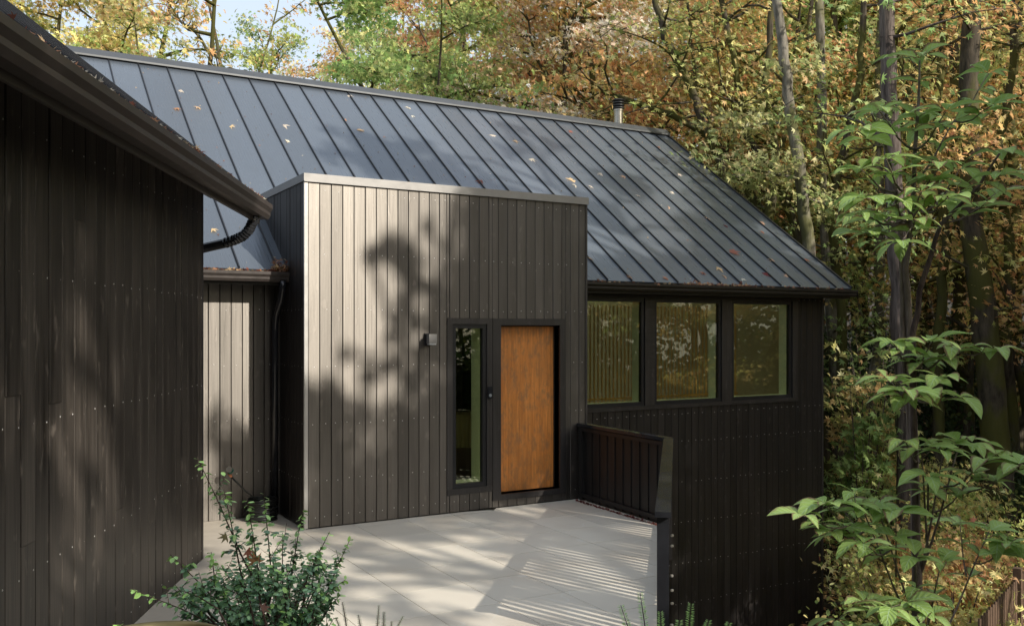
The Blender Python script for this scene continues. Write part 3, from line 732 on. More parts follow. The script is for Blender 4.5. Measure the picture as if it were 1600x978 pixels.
# ------------------------------------------------------------------ railing
rail = thing('railing', 'black board guard railing with glossy metal cap at the patio edge', 'railing', (0, 0, 0))
def railrun(p, q, gapmode, seed):
    p, q = Vector((*p, 0)), Vector((*q, 0)); U = (q - p).normalized(); Wd = Vector((U.y, -U.x, 0)); L = (q - p).length
    mb = MB(); rnd = random.Random(seed); s = .1; i = 0
    while s < L - .12:
        mb.col = (rnd.random(), rnd.random(), rnd.random(), 1)
        if gapmode: mb.fbox(p, U, Wd, Z, (s, s + .05), (-.012, .012), (.02, .975)); s += .105
        else:
            o = .006 if i % 2 else -.006
            mb.fbox(p, U, Wd, Z, (s, s + .10), (o - .009, o + .009), (.004, .985)); s += .088
        i += 1
    if not gapmode: mb.fbox(p, U, Wd, Z, (.06, L - .06), (-.0015, .0015), (.006, .98))
    for z in (.045, .93): mb.fbox(p, U, Wd, Z, (.05, L - .05), (.0215, .045), (z, z + .05))
    mb.build('panel', M['railwood'], rail)
    mb = MB(); mb.fbox(p, U, Wd, Z, (-.03, L + .045), (-.055, .055), (.99, 1.03)); mb.build('cap', M['blackgloss'], rail)
    for e in ((0.0, .085), (L - .085, L)):
        mb = MB(); mb.fbox(p, U, Wd, Z, e, (-.042, .042), (-.35, .988)); mb.build('post', M['blackgloss'] if e[0] > 0 and gapmode else M['railwood'], rail)
railrun((3.79, -.04), (3.73, -1.93), False, 1)
railrun((3.66, -2.02), (.93, -5.24), True, 2)
mb = MB(); U2 = (Vector((.93, -5.24, 0)) - Vector((3.66, -2.02, 0))).normalized(); W2 = Vector((U2.y, -U2.x, 0))
for i, (t, z) in enumerate(((3.6, .72), (3.6, .64), (3.6, .3), (3.6, .2), (4.12, .55), (4.12, .2))):
    c = Vector((3.66, -2.02, z)) + U2 * t - W2 * .06
    mb = MB(); mb.lathe([(0, -.01), (.011, -.008), (.013, 0), (.011, .008), (0, .01)], tuple(c), 8); mb.build('bolt', M['nozzle'], rail)

# ------------------------------------------------------------------ hose coil with wand in the nook
hz = thing('garden_hose', 'coiled black garden hose with a watering wand leaning up against the nook wall', 'garden hose', (-.30, .78, 0))
mb = MB(); rnd = random.Random(8)
for i in range(11):
    r = .17 + rnd.uniform(-.012, .012); z = .014 + i * .023; ox, oy = rnd.uniform(-.01, .01), rnd.uniform(-.01, .01)
    mb.tube([(ox + r * math.cos(t * math.pi / 12), oy + r * math.sin(t * math.pi / 12), z + .002 * math.sin(t)) for t in range(25)], .0125, 6, cap=False)
mb.build('hose', M['rubber'], hz, smooth=True)
mb = MB(); mb.tube([(-.05, .0, .24), (-.16, .05, .33), (-.26, .08, .44), (-.345, .1, .54)], .011, 8); mb.build('wand', M['rubber'], hz, smooth=True)
mb = MB(); mb.tube([(-.335, .1, .53), (-.355, .1, .56), (-.37, .09, .575)], [.014, .02, .022], 10); mb.build('collar', M['copper'], hz)
mb = MB(); mb.tube([(-.362, .085, .58), (-.35, .05, .615), (-.38, .0, .635)], [.02, .028, .03], 12); mb.build('spray_head', M['green_plastic'], hz)
mb = MB(); mb.tube([(-.381, -.001, .636), (-.395, -.02, .642)], [.033, .036], 12); mb.build('spray_face', M['nozzle'], hz)

# ------------------------------------------------------------------ leaves: vectorised builders
rng = np.random.default_rng(5)
def norm(a): return a / np.maximum(np.linalg.norm(a, axis=-1, keepdims=True), 1e-9)
def leaf_arrays(P, Nn, A, size, colr, shape='rhomb'):
    """P base points (n,3), Nn normals, A axis, size (n,), colr (n,4) -> V,F,C"""
    A = norm(A - Nn * (A * Nn).sum(1, keepdims=True)); B = np.cross(Nn, A)
    if shape == 'rhomb':
        T = [(0, 0, 0), (.55, .32, .05), (1, 0, -.08), (.5, -.32, .05)]; Fq = [(0, 1, 2, 3)]
    elif shape == 'needle':
        T = [(0, 0, 0), (.5, .07, .03), (1, 0, 0), (.5, -.07, .03)]; Fq = [(0, 1, 2, 3)]
    elif shape == 'oval':
        T = [(0, 0, 0), (.3, .24, .04), (.7, .25, .04), (1, 0, -.03), (.7, -.25, .04), (.3, -.24, .04), (.5, 0, 0)]; Fq = [(0, 1, 2, 6), (6, 2, 3, 3), (0, 6, 4, 5), (6, 3, 4, 4)]
        Fq = [(0, 1, 2, 3), (0, 3, 4, 5)]
    elif shape == 'maple':
        T = [(0, 0, 0), (.45, .16, .03), (1.0, 0, -.12), (.45, -.16, .03), (.22, .30, .0), (.75, .62, -.12), (.0, .30, .0), (.22, -.30, .0), (.75, -.62, -.12), (.0, -.30, 0),
             (.05, .7, -.12), (.05, -.7, -.12)]
        Fq = [(0, 1, 2, 3), (0, 4, 5, 1), (0, 3, 8, 7), (0, 6, 10, 4), (0, 7, 11, 9)]
    T = np.array(T)
    V = P[:, None, :] + size[:, None, None] * (T[None, :, 0:1] * A[:, None, :] + T[None, :, 1:2] * B[:, None, :] + T[None, :, 2:3] * Nn[:, None, :])
    k = len(T); n = len(P)
    F = (np.arange(n)[:, None, None] * k + np.array(Fq)[None]).reshape(-1, 4)
    Cc = np.repeat(colr, k, axis=0)
    return V.reshape(-1, 3), F, Cc
def rand_leaves(centers, spread, n_each, size, palette, seed, flat=.5, upbias=1.2, shape='maple', shade=.35, szvar=.35):
    r = np.random.default_rng(seed); c = np.repeat(np.asarray(centers, float), n_each, axis=0); n = len(c)
    P = c + r.normal(size=(n, 3)) * np.array([spread, spread, spread * flat])
    Nn = norm(r.normal(size=(n, 3)) * .7 + np.array([.22, -.6, .75]) * upbias); A = norm(r.normal(size=(n, 3)))
    pal = np.array([p[0] for p in palette]); wts = np.array([p[1] for p in palette], float); wts /= wts.sum()
    cl = np.repeat(r.choice(len(pal), size=len(centers), p=wts), n_each); lf = r.choice(len(pal), size=n, p=wts)
    pick = np.where(r.random(n) < .6, cl, lf); col = pal[pick]
    br = np.repeat(r.uniform(1 - shade, 1 + shade, len(centers)), n_each) * r.uniform(.7, 1.3, n)
    colr = np.concatenate([np.clip(col * br[:, None], 0, .95), np.ones((n, 1))], 1)
    return leaf_arrays(P, Nn, A, size * r.uniform(1 - szvar, 1 + szvar, n), colr, shape)

PAL = {
 'orange': [((.82, .46, .18), 4), ((.88, .58, .28), 3), ((.70, .55, .18), 2.4), ((.38, .38, .11), 2), ((.55, .25, .12), .8)],
 'gold': [((.93, .74, .32), 4), ((.86, .60, .24), 2), ((.64, .64, .22), 3), ((.30, .37, .10), 1.5)],
 'peach': [((.95, .74, .58), 4), ((.96, .88, .72), 3.5), ((.82, .55, .35), 2.5), ((.48, .45, .22), 2)],
 'lime': [((.58, .62, .20), 4), ((.38, .47, .13), 3), ((.82, .72, .28), 2), ((.22, .32, .09), 2)],
 'green': [((.22, .33, .10), 4), ((.31, .42, .13), 3), ((.48, .53, .20), 2), ((.66, .60, .25), .8)],
 'sage': [((.44, .52, .20), 3), ((.64, .66, .28), 2.5), ((.24, .34, .11), 3), ((.84, .72, .34), 1.5)],
 'fir': [((.02, .045, .02), 3), ((.035, .07, .03), 2)],
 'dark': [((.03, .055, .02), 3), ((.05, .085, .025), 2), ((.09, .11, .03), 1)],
}
def limb(p, d, L, segs, droop, wig, r):
    pts = [p.copy()]
    for i in range(segs):
        d = (d + Vector((r.gauss(0, wig), r.gauss(0, wig), r.gauss(0, wig) + droop))).normalized()
        p = p + d * (L / segs); pts.append(p.copy())
    return pts, d
def make_tree_meshes(seed, H, r0, crown0, spread, pal, nleaf, lsize, stems=1, lean=.05, barkmat='bark', layered=.45, nlimb=14, name='maple_tree', cl_spread=.30, wig=.09, shape='maple'):
    r = random.Random(seed); mb = MB(); cl = []
    for st in range(stems):
        ang = r.uniform(0, 6.28); ln = lean * (1 if stems == 1 else 3.0)
        d = Vector((math.cos(ang) * ln, math.sin(ang) * ln, 1)).normalized(); p = Vector((math.cos(ang), math.sin(ang), 0)) * (.0 if stems == 1 else r0 * 1.2); p.z = -.4
        Hs = H * r.uniform(.85, 1.05); rs = r0 * (1 if stems == 1 else r.uniform(.55, .85))
        pts, _ = limb(p, d, Hs, 14, .02, wig * .55, r)
        mb.tube(pts, [rs * (1.25 if k == 0 else 1) * (1 - .88 * (k / 14) ** 1.1) for k in range(15)], 8, uvrough=.06)
        for j in range(nlimb // stems + 1):
            t = crown0 + (1 - crown0) * ((j + r.random()) / (nlimb // stems + 1)) * .97; k = t * 14; i = min(13, int(k)); base = pts[i].lerp(pts[i + 1], k - i)
            an = r.uniform(0, 6.28); up = r.uniform(.15, .75); L = spread * (1.05 - .6 * (t - crown0) / (1 - crown0 + 1e-6)) * r.uniform(.6, 1.15)
            dd = Vector((math.cos(an), math.sin(an), up)).normalized(); br = max(.025, rs * (1 - t) * .65 + .025)
            bp, bd = limb(base, dd, L, 6, -.02, wig * 1.8, r)
            mb.tube(bp, [br * (1 - .8 * q_ / 6) for q_ in range(7)], 5, cap=False)
            for q_ in range(2, 7):
                for _ in range(2):
                    a2 = r.uniform(0, 6.28); d2 = (bd * .6 + Vector((math.cos(a2), math.sin(a2), r.uniform(-.15, .45)))).normalized(); L2 = L * r.uniform(.18, .42)
                    tp, td = limb(bp[q_], d2, L2, 3, -.03, wig * 2, r)
                    mb.tube(tp, [br * .42, br * .3, br * .2, .005], 3, cap=False)
                    cl += [tuple(tp[2]), tuple(tp[3])]
    cl = cl[:]; r.shuffle(cl); ne = max(1, nleaf // len(cl))
    V, F, Cc = rand_leaves(cl, cl_spread, ne, lsize, PAL[pal], seed, flat=layered, shape=shape)
    root = thing(name, 'x', 'tree')
    t = mb.build('trunk', M[barkmat], root, smooth=True, fixn=False)
    c = np_mesh('crown', V, F, Cc, M['leaf'], root)
    return root
def fir_meshes(seed, H, r0, crown0, spread, nneedle=7000):
    r = random.Random(seed); mb = MB(); P = []; A = []
    pts, _ = limb(Vector((0, 0, -.4)), Vector((0, 0, 1)), H, 14, .05, .012, r)
    mb.tube(pts, [r0 * (1 - .9 * k / 14) for k in range(15)], 10, uvrough=.05)
    nb = 80
    for j in range(nb):
        t = crown0 + (1 - crown0) * j / nb; k = t * 14; i = min(13, int(k)); base = pts[i].lerp(pts[i + 1], k - i)
        an = j * 2.4 + r.random(); L = spread * (1.02 - (t - crown0) / (1 - crown0)) * r.uniform(.7, 1.1) + .2
        bp, bd = limb(base, Vector((math.cos(an), math.sin(an), .1)), L, 5, -.07, .05, r)
        mb.tube(bp, [.03, .025, .02, .014, .01, .005], 4, cap=False)
        m = max(6, int(nneedle / nb * L / spread * 1.6))
        for _ in range(m):
            kk = r.uniform(.6, 5); i2 = min(4, int(kk)); q_ = bp[i2].lerp(bp[i2 + 1], kk - i2); a2 = an + r.choice((-1, 1)) * r.uniform(.5, 1.3)
            l2 = r.uniform(0, L * .28); P.append(q_ + Vector((math.cos(a2), math.sin(a2), -.25)) * l2); A.append((math.cos(a2), math.sin(a2), -.5))
    P = np.array([tuple(x) for x in P]); A = norm(np.array(A)); n = len(P); g = np.random.default_rng(seed)
    Nn = norm(g.normal(size=(n, 3)) * .5 + np.array([0, 0, 1.])); pal = np.array([c[0] for c in PAL['fir']]); col = pal[g.integers(0, len(pal), n)] * g.uniform(.6, 1.5, (n, 1))
    V, F, Cc = leaf_arrays(P, Nn, A, g.uniform(.25, .5, n), np.concatenate([col, np.ones((n, 1))], 1), 'rhomb')
    root = thing('fir_tree', 'x', 'tree'); mb.build('trunk', M['barkfir'], root, smooth=True, fixn=False); np_mesh('crown', V, F, Cc, M['leaf'], root)
    return root
def place(proto, used, loc, rz, sc_, label, group=None):
    if proto.name not in used: used.add(proto.name); o = proto
    else:
        o = proto.copy(); COL.objects.link(o)
        for ch in [c for c in bpy.data.objects if c.parent is proto]:
            c2 = ch.copy(); COL.objects.link(c2); c2.parent = o
    o.location = loc; o.rotation_euler = (0, 0, rz); o.scale = (sc_,) * 3
    o['label'] = label
    if group: o['group'] = group
    elif 'group' in o: del o['group']
    return o
used = set()
T = {}
T['gold1'] = make_tree_meshes(1, 17, .22, .36, 4.2, 'gold', 10500, .125, nlimb=18)
T['gold2'] = make_tree_meshes(2, 18, .24, .38, 4.4, 'lime', 10500, .125, nlimb=20)
T['orange1'] = make_tree_meshes(3, 15, .2, .42, 4.2, 'orange', 10000, .12, stems=3, nlimb=24, layered=.25, cl_spread=.34)
T['orange2'] = make_tree_meshes(4, 18, .22, .38, 4.5, 'orange', 10000, .12, nlimb=22, layered=.25, cl_spread=.34)
T['peach'] = make_tree_meshes(5, 17, .24, .36, 4.2, 'peach', 11000, .125, nlimb=20, layered=.5)
T['green1'] = make_tree_meshes(6, 17, .2, .36, 3.6, 'green', 9500, .12, stems=2, nlimb=20)
T['sage'] = make_tree_meshes(7, 18, .2, .34, 3.4, 'sage', 9000, .10, barkmat='barkpale', nlimb=22, name='alder_tree', layered=.6)
T['bare'] = make_tree_meshes(8, 19, .2, .3, 3.2, 'lime', 4200, .125, nlimb=22, name='maple_tree', wig=.12, stems=2, lean=.06)
T['bare2'] = make_tree_meshes(18, 18, .17, .25, 3.4, 'orange', 4200, .125, nlimb=24, name='maple_tree', wig=.13, stems=3, lean=.06)
T['fir'] = fir_meshes(9, 24, .34, .25, 3.6)

def gp(u, Y, dz=0):
    p = at(u, 514, Y); return (p.x, p.y, ground_z(p.x, p.y) + dz)
G_ = 'autumn trees beyond the house'
trees = [  # kind, u, Y, scale, rotation, label
 ('gold1', 40, 26, .9, .3, 'golden maple behind the wing roof at the top left corner'),
 ('gold1', 200, 27, .92, 2.1, 'golden yellow maple above the start of the long roof ridge'),
 ('gold2', 150, 34, 1.0, 1.1, 'yellow-green maple standing behind the golden ones at the upper left'),
 ('bare', 400, 26, .8, 1.8, 'sparse maple with reddish leaves and open sky on either side'),
 ('bare2', 487, 24, .95, .9, 'dark-trunked maple rising over the ridge beyond the entry box'),
 ('green1', 600, 28, .85, .4, 'green leafy two-stemmed tree with fanned branches over the ridge'),
 ('gold2', 690, 29, 1.0, 2.9, 'pale yellow-green maple in the middle of the ridge line'),
 ('sage', 560, 33, .9, 3.3, 'pale grey-green alder showing between the green trees'),
 ('green1', 770, 27, .95, 2.2, 'dense green tree behind the ridge above the door'),
 ('peach', 850, 28, 1.0, .2, 'peach-leaved maple left of the flue pipe'),
 ('peach', 950, 28, .95, 2.6, 'pinkish peach maple directly behind the flue pipe'),
 ('orange2', 1010, 28, 1.05, 1.4, 'tall orange maple right of the flue pipe'),
 ('orange1', 1090, 26, 1.05, .6, 'spreading orange vine maple beyond the end of the ridge'),
 ('orange1', 1160, 29, 1.05, 3.6, 'orange vine maple with dark leaning stems above the gable edge'),
 ('sage', 1180, 28, 1.0, 5.1, 'pale leafy alder leaning over the sloping gable edge'),
 ('gold2', 1245, 33, 1.05, 4.4, 'yellow-green maple deep behind the pale alder trunk'),
 ('bare2', 1215, 26, 1.05, 4.0, 'many-stemmed mossy maple just beyond the gable edge'),
 ('sage', 1290, 27, 1.05, 1.3, 'slim alder with pale mottled trunk right of the gable'),
 ('bare', 1310, 31, 1.0, 3.0, 'thin crooked maple left of the large fir trunk'),
 ('gold1', 1340, 36, 1.05, 5.5, 'golden maple glowing far behind the large fir trunk'),
 ('green1', 1480, 30, 1.0, 1.9, 'green tree behind the top of the sapling'),
 ('bare2', 1480, 35, 1.1, 2.4, 'orange vine maple behind the sapling'),
 ('orange2', 1590, 25, 1.0, 5.9, 'orange maple arching in at the top right corner'),
 ('bare', 1480, 24, 1.02, .1, 'dark mossy twin-stemmed tree right of the fir trunk'),
 ('bare', 1590, 28, 1.1, 4.9, 'bare mossy maple at the right edge'),
 ('bare2', 1540, 33, 1.1, 1.0, 'thin bare-stemmed maple clump near the right edge'),
 ('bare2', 1640, 22, 1.0, 2.0, 'mossy maple clump half outside the right edge'),
 ('gold2', 1570, 40, 1.1, .5, 'yellow-green maple deep in the wood at the right'),
 ('gold2', 1420, 41, 1.2, 3.5, 'yellow-green maple deep in the wood behind the fir'),
 ('fir', 930, 60, 1.0, 0, 'dark fir top showing far behind the peach maples'),
 ('fir', 1410, 52, .9, 1, 'dark fir deep in the wood behind the sapling'),
 ('fir', 1510, 46, .9, 2, 'dark fir deep in the wood near the right edge'),
 ('fir', 1625, 50, 1.0, 3, 'dark fir at the right edge of the wood'),
]
for k, u, Y, s_, rz, lab in trees:
    place(T[k], used, gp(u, Y), rz, s_, lab)
far = [('gold2', 20, 50), ('peach', 130, 56), ('orange2', 455, 64), ('green1', 540, 50), ('gold1', 610, 46), ('orange2', 730, 42), ('gold2', 800, 40), ('orange1', 900, 38), ('peach', 985, 42), ('gold1', 1060, 38),
       ('orange2', 1110, 44), ('gold2', 1180, 40), ('gold2', 1260, 50), ('gold2', 1345, 54), ('orange1', 1450, 48), ('gold1', 1540, 58), ('gold2', 1120, 62)]
colw = {'gold1': 'golden', 'gold2': 'yellow-green', 'peach': 'peach', 'orange1': 'low orange', 'orange2': 'orange', 'green1': 'green'}
where = ['far left corner', 'upper left sky gap', 'gap beside the sparse maple', 'ridge beyond the entry box', 'fanned green tree', 'middle of the ridge', 'dense green tree over the door', 'flue pipe, left side', 'flue pipe, right side', 'ridge end',
         'top of the gable edge', 'middle of the gable edge', 'foot of the gable edge', 'thin crooked maple', 'sapling top', 'right wood edge', 'top right corner', 'slim mottled alder', 'spreading vine maple', 'large fir trunk', 'bare maples at the right edge']
for i, (k, u, Y) in enumerate(far):
    place(T[k], used, gp(u, Y), i * 1.7, 1.05 + .1 * (i % 3), 'distant %s tree far back, beyond the %s' % (colw[k], where[i]))

# individual trunks at the right, each with its own line
def trunk_tree(name, label, line, r0, r1, bark, limbs=0, pal=None, seed=0, nleaf=0):
    r = random.Random(seed); root = thing(name, label, 'tree', tuple(line[0])); o0 = Vector(line[0])
    pts = []
    for a, b in zip(line, line[1:]):
        for k in range(6): pts.append(Vector(a).lerp(Vector(b), k / 6) - o0 + Vector((r.uniform(-.03, .03), r.uniform(-.03, .03), 0)))
    pts.append(Vector(line[-1]) - o0); pts[0].z -= .8; n = len(pts)
    mb = MB(); mb.tube(pts, [(r0 * (1.3 if k == 0 else 1)) + (r1 - r0) * k / n for k in range(n)], 12, uvrough=.07)
    cl = []
    for j in range(limbs):
        k = r.randrange(int(n * .35), n); an = r.uniform(0, 6.28); L = r.uniform(1.2, 3.0)
        bp, bd = limb(pts[k], Vector((math.cos(an), math.sin(an), r.uniform(-.1, .6))), L, 6, -.02, .2, r)
        mb.tube(bp, [.035, .03, .025, .018, .012, .008, .004], 5, cap=False)
        for q_ in range(1, 7):
            a2 = r.uniform(0, 6.28); tp, _ = limb(bp[q_], Vector((math.cos(a2), math.sin(a2), .2)), L * .3, 3, -.02, .2, r)
            mb.tube(tp, [.012, .009, .006, .003], 3, cap=False); cl.append(tuple(tp[3])); cl.append(tuple(bp[q_]))
    mb.build('trunk', M[bark], root, smooth=True, fixn=False)
    if nleaf and cl:
        V, F, Cc = rand_leaves(cl, .35, max(1, int(nleaf * 1.5) // len(cl)), .115, PAL[pal], seed, flat=.5); np_mesh('crown', V, F, Cc, M['leaf'], root)
    return root
def L3(*a):
    out = []
    for i, (u, v, Y) in enumerate(a):
        p = at(u, v, Y)
        if i == 0: p.z = ground_z(p.x, p.y)
        out.append(tuple(p))
    return out
trunk_tree('fir_tree', 'large straight dark fir trunk behind the sapling', L3((1422, 900, 17), (1412, 600, 17), (1398, 300, 17), (1385, 60, 17), (1380, -260, 17)), .19, .12, 'barkfir', 10, 'green', 1, 500)
trunk_tree('maple_tree', 'thick moss-covered trunk near the right edge of the wood', L3((1570, 760, 19), (1545, 560, 19), (1520, 360, 19), (1512, 150, 19), (1530, -150, 19)), .30, .16, 'bark', 16, 'orange', 2, 1600)
trunk_tree('alder_tree', 'pale sunlit alder trunk with lichen rising past the gable edge', L3((1275, 700, 19), (1262, 380, 19), (1248, 260, 19), (1228, 120, 19), (1208, -40, 19), (1200, -300, 19)), .145, .08, 'barkpale', 12, 'sage', 3, 2600)
trunk_tree('alder_tree', 'slender lichen-spotted trunk leaning left from a forked base beside the house', L3((1358, 770, 22), (1330, 690, 22), (1308, 600, 22), (1298, 480, 22), (1285, 300, 22), (1280, 0, 22)), .21, .1, 'barkpale', 9, 'green', 4, 900)
trunk_tree('alder_tree', 'slender trunk leaning right from the forked base beside the house', L3((1360, 770, 22.3), (1357, 650, 22.3), (1374, 520, 22.3), (1376, 380, 22.3), (1372, 230, 22.3), (1376, -50, 22.3)), .16, .09, 'barkpale', 8, 'lime', 5, 900)
trunk_tree('maple_tree', 'dark trunk with low forking limbs between the pale alder and the fir', L3((1300, 700, 26), (1312, 480, 26), (1300, 330, 26), (1318, 200, 26), (1300, 0, 26)), .15, .08, 'bark', 14, 'orange', 6, 1500)
trunk_tree('maple_tree', 'straight mossy pole trunk right of the sapling stems', L3((1505, 720, 24), (1500, 500, 24), (1496, 300, 24), (1490, 60, 24), (1486, -150, 24)), .17, .1, 'bark', 10, 'lime', 7, 1200)
trunk_tree('maple_tree', 'leaning dark trunk at the right margin with a broken line of limbs', L3((1590, 740, 23), (1584, 560, 23), (1592, 380, 23), (1578, 200, 23), (1590, -20, 23)), .16, .1, 'bark', 14, 'orange', 8, 1400)
trunk_tree('maple_tree', 'thin dark trunk curving left over the orange leaves by the gable', L3((1330, 760, 28), (1270, 480, 28), (1215, 330, 28), (1180, 200, 28), (1130, 60, 28), (1100, -60, 28)), .15, .07, 'bark', 16, 'orange', 9, 2400)
for i, (u, du, Y) in enumerate(((1205, -25, 30), (1232, 30, 31), (1335, -20, 33), (1440, 18, 27), (1465, -22, 32), (1530, 26, 29), (1560, -15, 36), (1610, 10, 31), (1425, 35, 36), (1278, -40, 34), (1185, -60, 27), (1250, 15, 25), (1350, 12, 29), (1400, -10, 31), (1545, 20, 25), (1580, -22, 26))):
    trunk_tree('maple_tree', 'thin mossy understorey stem %s' % ['rising beyond the middle of the gable edge', 'just left of the sunlit alder trunk', 'between the forked alder and the fir', 'hidden behind the sapling crown', 'close right of the large fir', 'left of the thick mossy trunk', 'right of the thick mossy trunk', 'on the right margin of the photo', 'far behind the sapling whorls', 'right behind the sunlit alder', 'arching left over the roof slope', 'between the sunlit alder and the gable edge', 'between the two forked alder stems and the fir', 'directly behind the fir trunk', 'crossing behind the thick mossy trunk', 'leaning left beside the right margin'][i],
               L3((u - du, 740, Y), (u, 520, Y), (u + du * .5, 330, Y), (u + du * .4, 150, Y), (u + du * 1.5, -60, Y)), .11, .05, 'bark', 12, 'orange' if i % 2 else 'lime', 40 + i, 900)

for i, (ln, r0, lab) in enumerate((
    (((1165, 640, 22), (1150, 330, 22), (1112, 215, 22), (1075, 130, 22), (1040, 60, 22), (1010, -40, 22)), .15, 'dark limb-like trunk leaning left over the end of the ridge'),
    (((1250, 640, 22.5), (1196, 345, 22.5), (1150, 262, 22.5), (1110, 215, 22.5), (1050, 180, 22.5), (960, 150, 22.5)), .13, 'low dark trunk bending flat to the left above the gable edge'),
    (((1215, 640, 21.5), (1200, 350, 21.5), (1212, 240, 21.5), (1196, 130, 21.5), (1212, -40, 21.5)), .14, 'upright dark mossy trunk directly behind the gable edge'),
    (((1300, 640, 22), (1252, 380, 22), (1222, 300, 22), (1170, 215, 22), (1150, 110, 22), (1120, -40, 22)), .13, 'dark trunk slanting left across the sunlit alder'),
    (((1310, 700, 21), (1316, 480, 21), (1296, 330, 21), (1322, 215, 21), (1345, 110, 21), (1350, -40, 21)), .12, 'dark forked trunk between the sunlit alder and the fir'),
    (((1470, 760, 20), (1465, 540, 20), (1478, 380, 20), (1455, 230, 20), (1475, 60, 20), (1460, -60, 20)), .13, 'dark trunk showing through the sapling leaves'),
    (((1600, 760, 21), (1570, 560, 21), (1578, 400, 21), (1560, 240, 21), (1585, 100, 21), (1600, -60, 21)), .15, 'dark mossy trunk close to the thick one at the right margin'))):
    trunk_tree('maple_tree', lab, L3(*ln), r0, .06, 'bark', 9, 'gold' if i % 2 else 'lime', 70 + i, 420)
# shrubs of the understorey
def shrub(name, label, loc, rad, h, pal, nleaf, lsize, seed, shape='oval', cat='shrub', flat=.35):
    r = random.Random(seed); mb = MB(); cl = []
    for i in range(14):
        an = r.uniform(0, 6.28); rr_ = r.uniform(.2, 1) * rad; tip = Vector((math.cos(an) * rr_, math.sin(an) * rr_, h * r.uniform(.45, 1)))
        pts = [Vector((0, 0, -.1)), tip * .4 + Vector((0, 0, h * .15)), tip * .75 + Vector((0, 0, h * .08)), tip]
        mb.tube(pts, [.022, .016, .01, .004], 5, cap=False)
        for k in range(9):
            q_ = pts[1].lerp(pts[3], r.random()); cl.append(tuple(q_ + Vector((r.gauss(0, rad * .22), r.gauss(0, rad * .22), r.gauss(0, h * .1)))))
    root = thing(name, label, cat, loc); mb.build('stems', M['twig'], root, fixn=False)
    V, F, Cc = rand_leaves(cl, .16 * rad + .05, max(1, nleaf // len(cl)), lsize, PAL[pal], seed, flat=flat, shape=shape, upbias=.9)
    V[:, 2] = np.maximum(V[:, 2], -.05)
    np_mesh('foliage', V, F, Cc, M['leaf'], root); return root
SH = [(1412, 13.5, 1.05, 1.9, 'lime', 'yellow-green shrub against the lower corner of the house'), (1400, 15.5, 1.0, 1.7, 'gold', 'gold-leaved shrub behind the low sapling leaves'), (1490, 13, 1.3, 2.0, 'gold', 'golden shrub beneath the sapling'),
      (1505, 14.5, 1.5, 2.1, 'orange', 'orange-tinted shrub left of the picket fence'), (1560, 16.5, 1.6, 2.2, 'lime', 'lime shrub rising behind the picket fence'), (1390, 18, 1.6, 2.1, 'green', 'green shrub at the foot of the fir trunk'),
      (1480, 18.5, 1.7, 2.3, 'gold', 'yellow shrub in the shade behind the golden one'), (1400, 19, 1.3, 2.0, 'green', 'dark green shrub behind the house corner'), (1415, 12, .9, 1.0, 'lime', 'low lime shrub at the bottom edge beside the house'),
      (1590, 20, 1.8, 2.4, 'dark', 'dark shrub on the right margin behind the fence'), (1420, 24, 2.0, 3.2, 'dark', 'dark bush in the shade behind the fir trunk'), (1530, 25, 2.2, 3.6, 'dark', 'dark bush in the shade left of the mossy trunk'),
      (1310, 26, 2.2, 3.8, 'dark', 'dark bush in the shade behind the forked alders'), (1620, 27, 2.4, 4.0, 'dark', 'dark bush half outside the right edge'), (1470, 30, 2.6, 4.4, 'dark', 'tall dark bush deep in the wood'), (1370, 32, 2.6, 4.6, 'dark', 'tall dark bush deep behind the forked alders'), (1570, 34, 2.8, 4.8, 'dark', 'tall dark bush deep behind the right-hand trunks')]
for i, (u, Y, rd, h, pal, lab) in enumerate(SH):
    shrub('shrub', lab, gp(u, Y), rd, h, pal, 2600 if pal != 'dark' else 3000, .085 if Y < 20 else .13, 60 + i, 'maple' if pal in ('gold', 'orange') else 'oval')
# small maple with yellow leaves near the fir trunk, and mid-height layered green sprays
shrub('young_maple', 'young maple with bright yellow leaves right of the house corner', gp(1365, 18), 1.0, 5.0, 'gold', 900, .13, 90, 'maple', 'tree')
shrub('young_maple', 'young green-leaved maple in the shade right of the windows', gp(1345, 17), .6, 4.6, 'green', 900, .12, 91, 'maple', 'tree')
# leaf litter (uncountable)
def litter():
    r = np.random.default_rng(12); n = 9000; P = []
    while len(P) < n:
        u = r.uniform(1180, 1700); Y = r.uniform(11, 38); p = at(u, 514, Y); P.append((p.x, p.y, ground_z(p.x, p.y) + .02 + r.uniform(0, .05)))
    P = np.array(P); Nn = norm(r.normal(size=(n, 3)) * .35 + np.array([0, 0, 1.])); pal = np.array([p[0] for p in PAL['orange']]); col = pal[r.integers(0, len(pal), n)] * r.uniform(.5, 1.1, (n, 1))
    V, F, Cc = leaf_arrays(P, Nn, r.normal(size=(n, 3)), r.uniform(.08, .16, n), np.concatenate([col, np.ones((n, 1))], 1), 'maple')
    o = np_mesh('leaf_litter', V, F, Cc, M['leaf']); tag(o, 'orange and brown fallen leaves covering the forest floor', 'leaf litter', kind='stuff')
litter()

